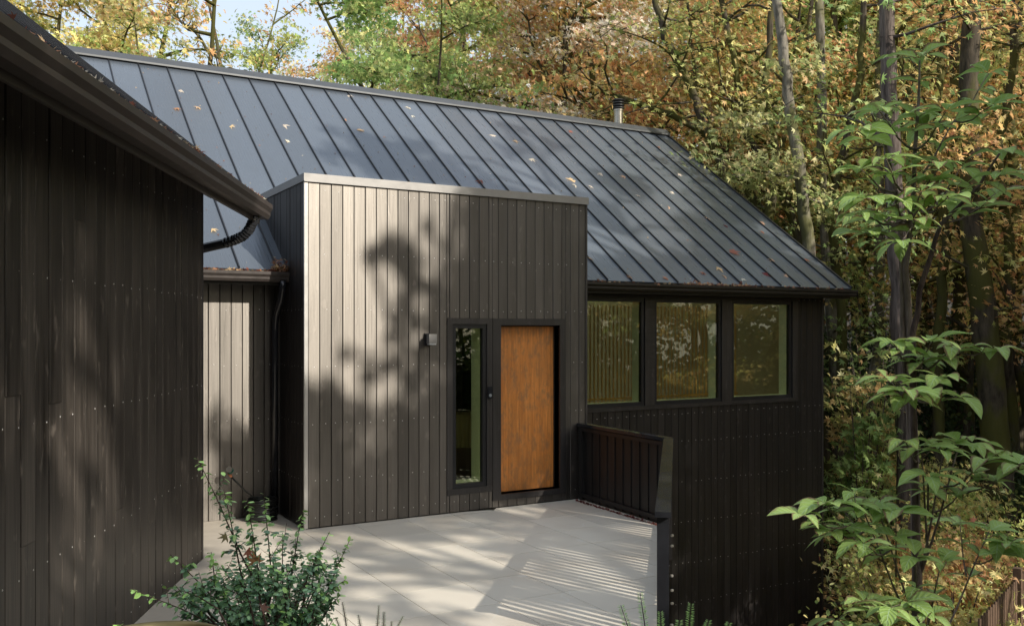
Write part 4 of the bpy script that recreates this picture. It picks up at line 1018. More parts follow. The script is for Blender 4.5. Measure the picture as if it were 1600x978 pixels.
# ------------------------------------------------------------------ trees behind the photographer: they shade the walls and show in the glass
def shade_tree(label, base, targets, seed, ks=(17, 26), bark='bark', pal='green'):
    r = random.Random(seed); root = thing('maple_tree', label, 'tree', base); b = Vector(base); mb = MB(); cl = []; cents = []
    for (t, rad, dens) in targets:
        k = r.uniform(*ks); c = Vector(t) + SUN * k - b; cents.append((c, rad, dens))
    top = sum((c[0] for c in cents), Vector()) / len(cents); top.z = max(c[0].z for c in cents) * .92
    tr = [Vector((0, 0, -.3)).lerp(top, k / 10) + Vector((math.sin(k * .9) * .25, math.cos(k * .7) * .25, 0)) * (1 if k else 0) for k in range(11)]
    mb.tube(tr, [.30 - .024 * k for k in range(11)], 9)
    Vs, Fs, Cs = [], [], []; off = 0
    for i, (c, rad, dens) in enumerate(cents):
        j = min(range(11), key=lambda q_: (tr[q_] - c).length + max(0, tr[q_].z - c.z + 1.5) * 3); st = tr[j]
        pts = [st, st.lerp(c, .35) + Vector((r.gauss(0, .2), r.gauss(0, .2), .3)), st.lerp(c, .7) + Vector((r.gauss(0, .15), r.gauss(0, .15), .15)), c]
        mb.tube(pts, [.09, .06, .04, .02], 6, cap=False)
        sub = [tuple(c + Vector((r.gauss(0, rad * .42), r.gauss(0, rad * .42), r.gauss(0, rad * .42)))) for _ in range(12)]
        for s_ in sub[::2]: mb.tube([pts[2], Vector(s_)], [.02, .006], 4, cap=False)
        V, F, Cc = rand_leaves(sub, rad * .26, max(2, int(max(dens * rad * rad * 60, 5))), min(.2, .05 + rad * .35), PAL[pal], seed * 50 + i, flat=.8, upbias=.4)
        Vs.append(V); Fs.append(F + off); Cs.append(Cc); off += len(V)
    mb.build('trunk', M[bark], root, smooth=True, fixn=False)
    np_mesh('crown', np.concatenate(Vs), np.concatenate(Fs), np.concatenate(Cs), M['leaf'], root)
    return root
def wallp(s, z): v = P0 + D * s; return (v.x, v.y, z)
# left wall shade
tl = [(wallp(s, z), .5, 1.2) for s, z in ((-.55, .5), (-.55, 1.3), (-.55, 2.1), (-.55, 2.9), (-1.2, .1), (-1.2, .8), (-1.2, 1.6), (-1.2, 2.4), (-1.1, 3.2), (-1.9, 3.3), (-1.9, 2.5), (-1.65, 1.8), (-1.65, .9), (-1.9, .1), (-2.8, 3.3), (-2.6, 2.95), (-3.7, 3.2), (-3.9, 2.4), (-4.2, 1.6), (-4.0, .6), (-4.8, 3.0), (-5.0, 2.1), (-5.0, 1.0), (-2.2, .0))] + [(wallp(-2.85, 1.25), .14, 1.2)]
shade_tree('leafy maple out of frame, shading the left wall', (3.5, -19.5, 0), tl, 3, ks=(17, 21))
# entry box: right part, base, hooked blob
tb_ = [((2.35, 0, 3.9), .35, 1.6), ((2.9, 0, 3.9), .45, 1.6), ((3.6, 0, 2.4), .6, 1.6), ((.3, 0, .35), .45, 1.3), ((1.1, 0, .2), .5, 1.3), ((1.75, 0, .8), .5, 1.2), ((2.9, 0, 1.2), .6, 1.4), ((2.5, 0, 3.6), .5, 1.5), ((2.9, 0, 3.0), .6, 1.5), ((2.2, 0, 2.6), .35, 1.3), ((3.2, 0, 3.0), .75, 1.2), ((3.5, 0, 3.9), .6, 1.2), ((2.6, 0, 2.3), .6, 1.2), ((3.3, 0, 1.6), .8, 1.2), ((2.2, 0, 1.3), .65, 1.1), ((1.35, 0, .6), .6, .9), ((.6, 0, .25), .6, 1.0), ((2.9, 0, .6), .8, 1.2), ((2.1, 0, .45), .6, 1.1),
       ((.75, 0, 3.12), .08, 1), ((.88, 0, 3.22), .11, 1), ((1.03, 0, 3.28), .14, 1), ((1.18, 0, 3.2), .17, 1), ((1.28, 0, 3.02), .15, 1), ((1.3, 0, 2.82), .11, 1), ((1.22, 0, 2.62), .09, 1), ((1.12, 0, 2.44), .07, 1), ((1.3, 0, 2.3), .07, 1), ((1.02, 0, 2.2), .08, 1), ((2.15, 0, 3.15), .26, 1.5), ((2.0, 0, 2.75), .22, 1.4), ((1.85, 0, 2.4), .16, 1.3), ((.15, 0, .9), .3, .8), ((.6, 0, 1.2), .2, .8), ((1.1, 0, 1.25), .22, .9), ((.3, 0, 1.55), .12, .8), ((.75, 0, 1.7), .1, .8), ((1.3, 0, 1.65), .13, .8), ((1.6, 0, 1.95), .12, .9), ((.45, 0, 2.0), .07, .8), ((1.0, 0, 1.9), .07, .8), ((1.65, 0, 1.35), .3, 1), ((1.5, 0, 3.55), .07, .8), ((-.3, 1, .5), .5, 1.1), ((-.7, 1, .9), .3, .8), ((4.3, .6, 3.0), .8, 1.0)]
shade_tree('leafy maple out of frame, shading the entry door', (9.5, -17, -2), tb_, 4, ks=(18, 24))
# window wall and roof end
tw = [((x, 1, z), .95, 1.1) for x in (4.6, 5.8, 7.0, 8.2, 9.4) for z in (-1.6, -.2, 1.2, 2.5)]
shade_tree('broad maple out of frame, shading the window wall', (14, -15, -3), tw, 5, ks=(17, 24))
rp = [(560, 215, .35), (600, 235, .45), (640, 255, .5), (690, 270, .45), (590, 262, .45), (655, 228, .35), (745, 285, .4), (520, 240, .3), (800, 200, .3), (860, 225, .3), (1150, 400, .6), (1220, 430, .6), (1080, 420, .45)]
tr_ = [((at(u, v, 1) - CAM) * ((Vector((0, .7, 3.015)) - CAM).dot(Vector((0, -math.sin(math.atan(.723)), math.cos(math.atan(.723))))) / (at(u, v, 1) - CAM).dot(Vector((0, -math.sin(math.atan(.723)), math.cos(math.atan(.723)))))) + CAM, q_, 1.2) for u, v, q_ in rp] + [((3.2, 1.6, 3.9), .75, .8), ((4.1, 2.2, 4.3), .6, .7), ((6.0, 2.6, 4.5), .5, .5), ((7.0, 3.6, 5.1), .7, .7), ((8.8, 1.8, 3.8), .9, .8), ((8.0, 2.2, 4.1), .7, .6), ((9.4, 3.0, 4.7), .9, .9), ((5.2, 4.3, 5.7), .5, .5), ((9.6, 1.0, 3.3), .7, .9), ((7.3, 1.1, 3.3), .7, .7), ((2.3, 3.1, 4.9), .35, .7)]
shade_tree('tall maple out of frame, mottling the long roof', (12, -13.5, -2.5), tr_, 6, ks=(18, 23))
td = [(tuple(at(u, v, Y)), 1.5, .7) for Y in (21, 27) for u in (1320, 1400, 1480, 1570) for v in (500, 590, 680)]
shade_tree('huge maple out of frame, darkening the wood beside the house', (24, -16, -3), td, 9, ks=(13, 20))
# patio
tp_ = [((3.0, -1.0, 0), 0.50, 0.50), ((2.0, -.9, 0), 0.43, 0.50), ((1.0, -1.0, 0), 0.43, 0.50), ((0, -1.0, 0), 0.37, 0.50), ((2.7, -2.2, 0), 0.43, 0.50), ((1.6, -2.2, 0), 0.43, 0.50), ((.4, -2.0, 0), 0.37, 0.50), ((-.6, -2.2, 0), 0.28, 0.50), ((-.2, -3.4, 0), 0.34, 0.50), ((.9, -3.6, 0), 0.31, 0.50), ((1.5, -5.0, 0), 0.31, 0.50), ((-1.2, -4.3, 0), 0.31, 0.50), ((.3, -5.0, 0), 0.31, 0.50), ((-1.6, -3.0, 0), 0.25, 0.50)]
shade_tree('small maple out of frame, dappling the patio', (6.5, -20, -1), tp_, 7, ks=(16, 24))
# foreground plants
tf = [(tuple(at(1400, v, 2.9)), .16, 1.0) for v in (200, 330, 450, 600, 720, 860)] + [(tuple(at(1540, v, 3)), .16, 1.0) for v in (250, 520, 760)] + [(tuple(at(1280, 820, 2.8)), .35, .4), (tuple(at(420, 900, 3.2)), .35, .5), (tuple(at(300, 950, 3.2)), .3, .8)]
shade_tree('maple out of frame, shading the sapling', (4.5, -24, -.5), tf, 8, ks=(13, 19))
# wood on the right-hand side, reflected in the windows
for i, (x, y, k, s_) in enumerate(((15, -6, 'orange1', .8), (18, -11, 'gold2', .9), (19, -2, 'gold1', .9), (23, -8, 'bare', 1), (24, -1, 'gold2', 1.0), (17, 3, 'bare2', .8), (22, -15, 'gold2', 1), (28, -5, 'orange2', 1.1), (28, -12, 'fir', .8), (31, 1, 'fir', .9), (25, -20, 'gold1', 1), (33, -18, 'fir', .9), (30, -4, 'fir', .8), (27, -9, 'fir', .7), (34, -8, 'fir', .9), (26, 3, 'fir', .7), (36, -2, 'fir', 1), (24, -12, 'fir', .6), (30, -14, 'fir', .8), (21, -5, 'green1', .9))):
    place(T[k], used, (x, y, ground_z(x, y) - .5), i * 2.1, s_, 'tree of the side wood, reflected in the window glass', 'trees mirrored in the windows')
for i, (x, y, k) in enumerate(((-8, -26, 'fir'), (-2, -30, 'fir'), (-14, -22, 'fir'), (-18, -12, 'fir'), (-4, -38, 'fir'), (-22, -2, 'fir'))):
    place(T[k], used, (x, y, -.2), i * 1.3, .8, 'dark fir standing behind the photographer', 'firs behind the photographer')

g = random.Random(55)
for i in range(46):
    an = R(g.uniform(-75, 60)); dist = g.uniform(30, 52)      # fan round the sun direction, low enough to leave the sun free
    x = 3 + math.sin(an) * dist + dist * .30; y = -math.cos(an) * dist * .95
    k = g.choice(('fir', 'fir', 'gold2', 'green1', 'orange2')); hh = {'fir': 24, 'gold2': 15, 'green1': 14, 'orange2': 15}[k]
    s_ = min(1.0, dist * .38 / hh)
    X_, Y_ = camxy(x, y)
    if Y_ > 0 and abs(X_) / max(Y_, .1) < .75: continue
    place(T[k], used, (x, y, min(ground_z(x, y), 0) - .6), g.uniform(0, 6), s_, 'tree of the wood behind the photographer, mirrored in the glass', 'trees mirrored in the windows')
for i in range(26):
    an = R(-60 + i * 5.5); dist = 24 + g.uniform(-2, 3); x = 3 + math.sin(an) * dist + 6; y = -math.cos(an) * dist
    X_, Y_ = camxy(x, y)
    if Y_ > 0 and abs(X_) / max(Y_, .1) < .75: continue
    shrub('shrub', 'dense dark bush of the wood behind the photographer', (x, y, min(ground_z(x, y), 0) - .3), 2.6, 6.5, 'dark', 1500, .3, 200 + i)['group'] = 'bushes behind the photographer'
# ------------------------------------------------------------------ fence at the lower right
fn = thing('picket_fence', 'brown wooden picket fence with a square post at the lower right corner', 'fence')
A0 = at(1593, 878, 13.2); B0 = at(1530, 975, 11.2)
A0.z = B0.z = -1.28; Uf = (B0 - A0).normalized(); Wf = Vector((Uf.y, -Uf.x, 0)); n = 17
mb = MB()
for i in range(-8, n):
    if i in (-1, 0): continue
    p = A0 + Uf * (i * .15 + .02); mb.hexa([p + Uf * a + Wf * b + Z * c for (a, b, c) in ((0, 0, -1.5), (.12, 0, -1.5), (.12, .022, -1.5), (0, .022, -1.5), (0, 0, -.03), (.12, 0, 0.0), (.12, .022, 0.0), (0, .022, -.03))])
mb.build('pickets', M['fencewood'], fn)
mb = MB()
for z in (-.3, -1.2): mb.fbox(A0, Uf, Wf, Z, (-1.3, n * .15), (.024, .06), (z, z + .09))
mb.build('rail', M['fencewood'], fn)
mb = MB(); mb.fbox(A0, Uf, Wf, Z, (-.12, 0.0), (-.02, .09), (-1.9, .09)); mb.build('post', M['fencewood'], fn)

# ------------------------------------------------------------------ dogwood sapling in the right foreground
def sapling():
    r = random.Random(21); root = thing('dogwood_sapling', 'young dogwood sapling with whorls of green leaves in the right foreground', 'sapling')
    Y0 = 2.85
    mb = MB(); whorls = []; pairs = []
    def J(u, v, Y=Y0): return at(u, v, Y)
    def stem(path, r0, r1, mat=0):
        pts = [J(*p) for p in path]; fine = []
        for a, b in zip(pts, pts[1:]):
            for k in range(3): fine.append(a.lerp(b, k / 3) + Vector((r.gauss(0, .0018), r.gauss(0, .0018), 0)))
        fine.append(pts[-1]); n = len(fine)
        mb.tube(fine, [r0 + (r1 - r0) * k / (n - 1) for k in range(n)], 8, mat); return fine
    base = (1440, 1250, 2.85)
    s1 = stem([base, (1432, 900), (1428, 700), (1420, 520), (1415, 420), (1428, 300), (1434, 180), (1437, 95)], .0175, .003)
    s2 = stem([(1452, 1250, 2.9), (1428, 760, 2.88), (1413, 560, 2.86), (1408, 400, 2.86), (1400, 300, 2.86), (1380, 210, 2.83), (1362, 178, 2.8)], .013, .003)
    s3 = stem([(1436, 1250, 2.8), (1425, 520, 2.8), (1447, 420, 2.8), (1470, 350, 2.8), (1530, 290, 2.78), (1562, 240, 2.75)], .011, .003, 1)
    def br(frm, to, r0=.0042, sag=0, sub=True):
        a = J(*frm); b = J(*to); m = a.lerp(b, .5) + Vector((0, 0, -.02 + sag)); pts = [a, a.lerp(m, .5) + Vector((0, 0, -.006)), m, m.lerp(b, .5) + Vector((0, 0, .004)), b]
        mb.tube(pts, [r0, r0 * .85, r0 * .7, r0 * .55, .0016], 6, 0)
        whorls.append((b, (b - m).normalized())); pairs.append((m.lerp(b, .4), (b - m).normalized()))
        return pts
    whorls.append((J(1437, 92), Vector((0, 0, 1))))
    for (u, v) in ((1436, 128), (1434, 182), (1430, 205), (1427, 250), (1423, 275)): pairs.append((J(u, v), Vector((0, 0, 1))))
    whorls.append((J(1434, 185), Vector((0, 0, 1)))); whorls.append((J(1426, 262), Vector((0, 0, 1)))); whorls.append((J(1362, 178, 2.8), Vector((-.3, 0, 1)).normalized())); whorls.append((J(1562, 240, 2.75), Vector((.3, 0, 1)).normalized()))
    for frm, to in (
        ((1430, 235), (1375, 175, 2.7)), ((1430, 235), (1478, 175, 2.7)), ((1425, 290), (1490, 190, 2.9)), ((1490, 190, 2.9), (1545, 115, 3.0)), ((1490, 190, 2.9), (1550, 165, 2.8)),
        ((1385, 225, 2.84), (1340, 205, 2.6)), ((1402, 300, 2.86), (1345, 265, 2.7)), ((1400, 300, 2.86), (1355, 310, 2.6)), ((1410, 345), (1345, 335, 2.6)), ((1410, 350), (1350, 365, 2.75)), ((1412, 300), (1385, 250, 2.6)),
        ((1425, 300), (1470, 260, 2.7)), ((1447, 330), (1500, 265, 2.95)), ((1500, 300, 2.8), (1560, 275, 2.7)), ((1480, 340, 2.8), (1530, 325, 2.65)), ((1470, 350, 2.8), (1560, 300, 2.9)), ((1440, 330), (1480, 310, 2.6)), ((1420, 330), (1440, 300, 2.6)), ((1415, 345), (1400, 315, 2.65)), ((1415, 350), (1455, 285, 2.75)),
        ((1408, 380), (1370, 345, 2.95)), ((1412, 380), (1430, 345, 2.6)),
        ((1420, 560), (1395, 535, 2.65)), ((1420, 590), (1385, 590, 2.6)), ((1420, 590), (1455, 535, 2.7)), ((1425, 580), (1490, 545, 2.75)), ((1490, 545, 2.75), (1555, 545, 2.7)), ((1422, 600), (1470, 590, 2.6)), ((1420, 600), (1415, 610, 2.5)), ((1422, 620), (1495, 620, 2.65)), ((1420, 620), (1440, 570, 2.8)),
        ((1437, 900), (1475, 700, 2.7)), ((1437, 900), (1500, 690, 2.75)), ((1450, 860), (1440, 700, 2.6)), ((1475, 760, 2.75), (1540, 720, 2.6)), ((1480, 770, 2.75), (1590, 735, 2.55)), ((1450, 800), (1450, 745, 2.55)), ((1460, 800), (1520, 745, 2.7)), ((1436, 720), (1415, 690, 2.6)),
        ((1437, 1000), (1350, 800, 2.6)), ((1385, 880, 2.7), (1290, 790, 2.55)), ((1330, 820, 2.6), (1255, 805, 2.5)), ((1437, 980), (1370, 790, 2.7)), ((1380, 860, 2.7), (1320, 800, 2.75)), ((1390, 860, 2.7), (1350, 850, 2.5)), ((1400, 900, 2.75), (1400, 800, 2.6)), ((1350, 830, 2.65), (1300, 830, 2.6)), ((1340, 810, 2.6), (1335, 770, 2.6)),
        ((1437, 1000), (1430, 870, 2.6)), ((1437, 1020), (1415, 940, 2.55)), ((1437, 1020), (1470, 880, 2.6)), ((1440, 1040), (1380, 960, 2.5)), ((1440, 1040), (1450, 960, 2.5)),
        ((1445, 1050), (1545, 830, 2.9)), ((1520, 880, 2.9), (1575, 850, 2.85)), ((1510, 900, 2.9), (1500, 820, 3.0)), ((1445, 1050), (1350, 940, 2.6))):
        br(frm, to, .0045 if abs(frm[0] - 1430) < 30 else .0032)
    for (b, d) in list(whorls):
        if r.random() < .25:
            t2 = b + RT * r.uniform(-.09, .09) + FW * r.uniform(-.1, .1) + Vector((0, 0, r.uniform(-.07, .03)))
            mb.tube([b - d * .04, b.lerp(t2, .5), t2], [.002, .0015, .001], 5); whorls.append((t2, (t2 - b).normalized()))
    # leaf geometry
    Vs, Fs, Cs = [], [], []; off = 0
    nl, nw = 7, 4
    def leaf(p, d, up, L, droop):
        nonlocal off
        d = d.normalized(); side = d.cross(up)
        side = side.normalized() if side.length > 1e-4 else Vector((1, 0, 0)); nn = side.cross(d).normalized(); rnd = r.random(); W = L * r.uniform(.20, .27); cup = r.uniform(.1, .35); tw = r.uniform(-.3, .3)
        V = []; Cc = []
        wid = [.02, .55, .92, 1.0, .86, .52, .0]
        for i in range(nl):
            t = i / (nl - 1); wv = W * wid[i]; cen = p + d * (L * (t * (1 - .12 * droop * t))) + nn * (-droop * L * .42 * t * t) + nn * .02 * L * math.sin(t * 3.1)
            for j in range(nw + 1):
                a = (j / nw) * 2 - 1; lift = abs(a) * cup * wv + .03 * L * math.sin(t * 9 + a * 2) * abs(a) * .35
                V.append(tuple(cen + side * (a * wv) + nn * (lift + tw * a * wv))); Cc.append((t, (a + 1) / 2, rnd, 1))
        F = [(i * (nw + 1) + j, i * (nw + 1) + j + 1, (i + 1) * (nw + 1) + j + 1, (i + 1) * (nw + 1) + j) for i in range(nl - 1) for j in range(nw)]
        Vs.append(np.array(V)); Fs.append(np.array(F) + off); Cs.append(np.array(Cc)); off += len(V)
    def horiz(an): return RT * math.cos(an) + FW * math.sin(an)
    for (p, d) in whorls:
        a0 = r.uniform(0, 6.28); n = r.choice((4, 5, 5, 6))
        for k in range(n):
            an = a0 + k * 6.283 / n + r.gauss(0, .2); h = (horiz(an) + d * r.uniform(.05, .5) + Vector((0, 0, r.uniform(.0, .3)))).normalized()
            L = r.uniform(.06, .118); leaf(p + h * .008, h, Vector((0, 0, 1)), L, r.uniform(.5, 1.4))
    for (p, d) in pairs:
        a0 = r.uniform(0, 3.14)
        for k in range(3):
            h = (horiz(a0 + k * 2.2) + Vector((0, 0, .25))).normalized(); leaf(p, h, Vector((0, 0, 1)), r.uniform(.07, .11), r.uniform(.4, 1.2))
    mb.build('stems', [M['twigpale'], M['twig']], root, smooth=True, fixn=False)
    np_mesh('foliage', np.concatenate(Vs), np.concatenate(Fs), np.concatenate(Cs), M['dogleaf'], root, smooth=True)
sapling()

# ------------------------------------------------------------------ small-leaved evergreen shrub, lower left
def evergreen():
    r = random.Random(33); root = thing('evergreen_shrub', 'small-leaved evergreen shrub with arching shoots in front of the patio', 'shrub'); Y0 = 3.1
    mb = MB(); P = []; A = []; Sz = []; Cl = []
    base = at(420, 1230, 3.15)
    tips = [(308, 714, 3.0), (350, 766, 3.05), (386, 780, 3.0), (412, 770, 2.95), (473, 796, 3.1), (547, 842, 3.2), (266, 866, 2.9), (206, 920, 2.8), (330, 862, 2.95), (540, 905, 3.2), (300, 930, 2.8), (175, 975, 2.7), (395, 835, 3.2), (515, 830, 3.25)]
    for i in range(60):
        a = r.uniform(0, 6.28); q_ = math.sqrt(r.random()); tips.append((435 + 100 * q_ * math.cos(a), 925 + 100 * q_ * math.sin(a) * .95, 3.15 + r.uniform(-.28, .28)))
    for i in range(18): tips.append((r.uniform(260, 400), r.uniform(900, 1000), r.uniform(2.75, 3.1)))
    light = np.array((.40, .66, .18)); mid = np.array((.14, .28, .12)); blue = np.array((.20, .34, .26))
    for i, tp in enumerate(tips):
        t = at(*tp); long_ = i < 14
        st = base.lerp(at(430 + r.uniform(-60, 60), 985, 3.1), r.uniform(.6, 1)) if long_ else base.lerp(at(tp[0] * .5 + 215, 960, tp[2]), r.uniform(.5, .95))
        m = st.lerp(t, .5) + Vector((r.gauss(0, .02), r.gauss(0, .02), .015)); pts = [base, st, m, m.lerp(t, .5) + Vector((0, 0, .008)), t]
        mb.tube(pts, [.006, .0045, .003, .002, .001], 5, cap=False)
        seg = [m, pts[3], t] if not long_ else [st, m, pts[3], t]
        subs = [(seg, 64 if long_ else 26, long_)]
        for k in range(4 if long_ else 3):
            kk = r.random() * .85; i2 = min(len(seg) - 2, int(kk * (len(seg) - 1))); s_ = seg[i2].lerp(seg[i2 + 1], kk * (len(seg) - 1) - i2); e_ = s_ + Vector((r.gauss(0, .035), r.gauss(0, .035), abs(r.gauss(.02, .03))))
            mb.tube([s_, e_], [.0015, .0008], 4, cap=False); subs.append(([s_, e_], 9, False))
        for sg, n, lg in subs:
            for k in range(n):
                kk = (k + r.random() * .5) / n; i2 = min(len(sg) - 2, int(kk * (len(sg) - 1))); p = sg[i2].lerp(sg[i2 + 1], kk * (len(sg) - 1) - i2); d = (sg[i2 + 1] - sg[i2]).normalized()
                o = d.orthogonal().normalized(); o.rotate(Matrix.Rotation(k * 2.4 + r.random(), 3, d)); P.append(tuple(p)); A.append(tuple((d * .6 + o).normalized())); Sz.append(r.uniform(.018, .03))
                topf = sm(.55, 1, kk) * (1 if long_ or r.random() < .35 else .25); c = (mid * (1 - r.random() * .5) + blue * r.random() * .5) * (1 - topf) + light * topf; Cl.append((*(c * r.uniform(.7, 1.3)), 1))
    P = np.array(P); A = np.array(A); g = np.random.default_rng(3); Nn = norm(g.normal(size=P.shape) * .4 + A * .5 + np.array([0, 0, 1.]))
    Vv, Ff, Cc = leaf_arrays(P, Nn, A, np.array(Sz), np.array(Cl), 'oval')
    mb.build('stems', M['twig'], root, fixn=False); np_mesh('foliage', Vv, Ff, Cc, M['leafgloss'], root)
evergreen()

# yew and heath sprigs along the bottom edge
def sprigs(name, label, cat, base, tips, n, ln, col, seed, mat='leafgloss'):
    r = random.Random(seed); root = thing(name, label, cat); mb = MB(); P = []; A = []; Nn = []; Cl = []; Sz = []
    b = at(*base)
    for tp in tips:
        t = at(*tp); m = b.lerp(t, .55) + Vector((r.gauss(0, .02), r.gauss(0, .02), -.01)); pts = [b, m, m.lerp(t, .6) + Vector((0, 0, .01)), t]; mb.tube(pts, [.005, .0035, .002, .001], 5, cap=False)
        for k in range(n):
            kk = .25 + .75 * k / n; x = kk * 3; i2 = min(2, int(x)); p = pts[i2].lerp(pts[i2 + 1], x - i2); d = (pts[i2 + 1] - pts[i2]).normalized(); sd = d.cross(-FW).normalized()
            for sgn in (-1, 1):
                A.append(tuple((sd * sgn + d * .7 + Vector((r.gauss(0, .15), r.gauss(0, .15), r.gauss(0, .15)))).normalized())); P.append(tuple(p)); Nn.append(tuple((-FW * .6 + Vector((0, 0, .7))).normalized())); Sz.append(ln * (1.1 - .6 * kk) * r.uniform(.8, 1.1)); Cl.append((*(np.array(col) * r.uniform(.6, 1.5)), 1))
    T_ = leaf_arrays(np.array(P), np.array(Nn), np.array(A), np.array(Sz), np.array(Cl), 'needle')
    V = T_[0]; mb.build('stems', M['twig'], root, fixn=False); o = np_mesh('foliage', V, T_[1], T_[2], M[mat], root)
sprigs('yew_shrub', 'feathery bright green yew sprigs at the bottom beside the railing post', 'shrub', (1040, 1180, 3.3), [(1000, 925, 3.3), (970, 945, 3.2), (1032, 955, 3.3), (1080, 942, 3.2), (1108, 968, 3.2), (1140, 972, 3.3), (1062, 968, 3.1)], 60, .03, (.42, .66, .2), 4)
sprigs('heath_plant', 'thin dark heath sprigs at the bottom edge in front of the patio', 'plant', (580, 1120, 3.0), [(535, 940, 3.0), (592, 945, 3.05), (600, 955, 2.95), (630, 962, 3.0), (560, 960, 2.9), (612, 970, 3.0), (525, 965, 2.95)], 70, .014, (.22, .28, .13), 5)

# brass bowl on a stem
c = at(228, 1010, 2.05); bz = 2.3 - 460.5 * 2.22 / FPX
bw = thing('brass_bowl', 'shallow brass bowl rim catching light at the bottom left edge', 'bowl', (c.x, c.y, bz))
mb = MB(); mb.lathe([(.0, -.1), (.08, -.095), (.15, -.05), (.178, -.003), (.185, .004), (.19, 0), (.186, -.008), (.155, -.06), (.08, -.108), (0, -.112)], (0, 0, 0), 48); mb.build('bowl', M['brass'], bw, smooth=True)
mb = MB(); mb.lathe([(0, -.113), (.02, -.113), (.018, -1.6), (0, -1.6)], (0, 0, 0), 12); mb.build('stem', M['brass'], bw, smooth=False)

# brown maple leaves caught in the shrub
def single_leaf(name, label, loc, nrm, ax, size, col, group=None, cat='leaf'):
    A = np.array([tuple(ax)]); Nn = norm(np.array([tuple(nrm)], float))
    T_ = leaf_arrays(np.zeros((1, 3)), Nn, norm(A), np.array([size]), np.array([(*col, 1)]), 'maple')
    o = np_mesh(name, T_[0], T_[1], T_[2], M['leaf']); o.location = loc; tag(o, label, cat, group); return o
single_leaf('fallen_leaf', 'curled brown maple leaf caught in the middle of the evergreen shrub', at(385, 860, 2.95), (.3, -.8, .5), (.5, .1, -.8), .035, (.30, .12, .06))
single_leaf('fallen_leaf', 'dark red-brown leaf hanging just below the curled one in the shrub', at(400, 880, 2.9), (-.3, -.8, .3), (-.2, .1, .8), .04, (.35, .14, .07))
single_leaf('fallen_leaf', 'olive brown maple leaf lying on the upper shoots of the shrub', at(355, 838, 2.9), (.1, -.7, .7), (-.9, .1, -.2), .032, (.22, .19, .06))
single_leaf('fallen_leaf', 'dull brown leaf low in the evergreen shrub', at(408, 950, 2.85), (.1, -.6, .7), (.9, .1, .1), .035, (.25, .13, .08))

# ------------------------------------------------------------------ fallen leaves on the main roof
aR = math.atan(RSL); RN = Vector((0, -math.sin(aR), math.cos(aR)))
def on_roof(u, v):
    d = at(u, v, 1) - CAM; P_ = Vector((0, EY, EZ)); t = (P_ - CAM).dot(RN) / d.dot(RN); return CAM + d * t
spots = [(275, 170, 9, 2), (308, 168, 10, 1), (285, 143, 5, 0), (444, 196, 14, 0), (447, 221, 9, 0), (360, 198, 5, 1), (562, 205, 10, 1), (545, 150, 8, 0), (638, 170, 9, 0), (645, 182, 7, 0), (538, 189, 6, 2), (770, 212, 10, 0), (804, 222, 8, 1), (829, 249, 11, 0), (754, 286, 12, 3), (892, 283, 16, 1), (897, 289, 12, 0),
         (889, 206, 7, 2), (941, 274, 9, 0), (977, 278, 9, 1), (925, 293, 8, 0), (1028, 230, 6, 2), (1059, 273, 8, 0), (1052, 302, 7, 0), (926, 407, 14, 1), (1044, 324, 11, 1), (1106, 342, 8, 1), (1188, 347, 12, 1), (1141, 322, 7, 0), (1143, 396, 18, 2), (1119, 418, 16, 1), (1097, 426, 8, 2), (1131, 433, 9, 1), (1160, 436, 12, 0), (1193, 427, 14, 3), (1208, 409, 10, 1), (1260, 406, 8, 2), (999, 307, 6, 0), (1133, 354, 6, 3), (1191, 364, 5, 2), (352, 300, 5, 0), (330, 360, 5, 1), (1230, 432, 6, 1), (1040, 437, 6, 2), (985, 436, 6, 2)]
cols = [((.88, .78, .62), 'cream'), ((.80, .55, .33), 'tan'), ((.5, .22, .13), 'rust'), ((.25, .07, .05), 'dark red')]
ords = lambda k: '%d%s' % (k, 'th' if 10 <= k % 100 <= 20 else {1: 'st', 2: 'nd', 3: 'rd'}.get(k % 10, 'th'))
r = random.Random(77); seen = {}
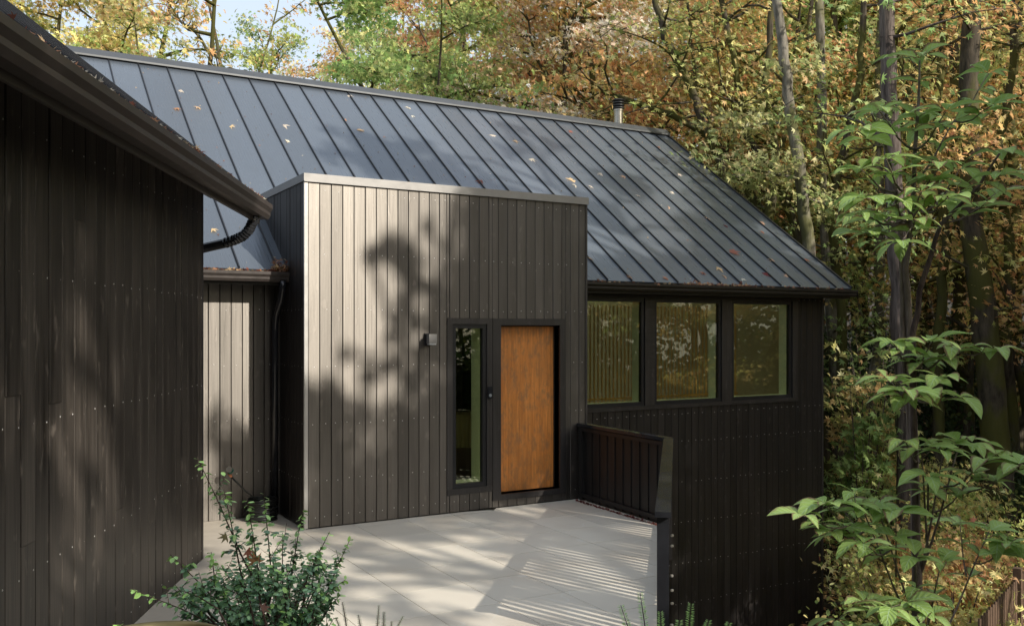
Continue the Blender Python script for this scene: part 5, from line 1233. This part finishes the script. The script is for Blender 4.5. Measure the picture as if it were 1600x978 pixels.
for (u, v, px, ci) in spots:
    p = on_roof(u, v); Y = (p - CAM).dot(FW); size = max(.08, px / FPX * Y * .95)
    panel = int((10.09 - p.x) / .447) + 1; h = (p.y - EY) / (RY - EY)
    row = 'near the eave' if h < .15 else 'low on the slope' if h < .38 else 'halfway up' if h < .6 else 'high on the slope' if h < .85 else 'just under the ridge'
    lab = '%s %s leaf on long roof, %s, %s panel from gable' % ('large' if px > 11 else 'small', cols[ci][1], row, ords(panel))
    if lab in seen: lab = lab + ', upper one' if v < seen[lab] else lab + ', lower one'
    seen[lab] = v
    an = r.uniform(0, 6.28); ax = Vector((math.cos(an), math.sin(an), 0)); o = single_leaf('fallen_leaf', lab, p + RN * .012, (r.gauss(0, .25), RN.y + r.gauss(0, .2), RN.z), ax, size * 1.15, cols[ci][0], 'fallen leaves on the long roof')
# debris along gutters (uncountable)
def debris(name, label, pts, n, size, seed, colset=(1, 2, 3), jitter=(.0, .0)):
    g = np.random.default_rng(seed); P = []
    for _ in range(n):
        i = g.integers(0, len(pts)); a, b, wv, hv = pts[i]; t = g.random(); p = Vector(a).lerp(Vector(b), t); P.append((p.x + g.normal() * .01, p.y + g.uniform(-wv, wv), p.z + abs(g.normal()) * hv))
    P = np.array(P); Nn = norm(g.normal(size=(n, 3)) * .7 + np.array([0, 0, 1.])); pal = np.array([cols[k][0] for k in colset]); col = pal[g.integers(0, len(pal), n)] * g.uniform(.4, 1.1, (n, 1))
    T_ = leaf_arrays(P, Nn, g.normal(size=(n, 3)), size * g.uniform(.4, 1.3, n), np.concatenate([col, np.ones((n, 1))], 1), 'maple')
    o = np_mesh(name, T_[0], T_[1], T_[2], M['leaf']); tag(o, label, 'leaf debris', kind='stuff')
gy = EY - .05
debris('gutter_debris', 'dry reddish leaf scraps lying in the main gutter', [((3.95, gy, 2.985), (10.0, gy, 2.985), .05, .012), ((6.2, gy, 2.985), (7.6, gy, 2.985), .05, .02), ((-1.3, gy, 2.985), (-.1, gy, 2.985), .05, .012), ((-.2, gy, 2.985), (.0, gy, 2.985), .05, .06)], 520, .05, 4)
ga = P0 + D * .35 + N * .57 + Z * 3.60; gb = P0 - D * 5.2 + N * .57 + Z * 3.60
debris('gutter_debris', 'dry leaf scraps and needles caught along the wing gutter', [(tuple(ga), tuple(gb), .04, .016)], 900, .04, 6, (0, 1, 2, 3))
debris('needle_litter', 'reddish dry needles gathered along the foot of the railing', [((3.66, -.1, .004), (3.63, -1.9, .004), .02, .004)], 320, .03, 7, (2, 3))
debris('roof_specks', 'tiny pale specks of leaf scattered on the long roof', [((x, y0, EZ + RSL * (y0 - EY) + .006), (x + 1.5, y0, EZ + RSL * (y0 - EY) + .006), .002, .003) for x in np.arange(-1.5, 9, 1.5) for y0 in np.arange(.8, 5.6, .17)], 420, .022, 8, (0, 1, 2))
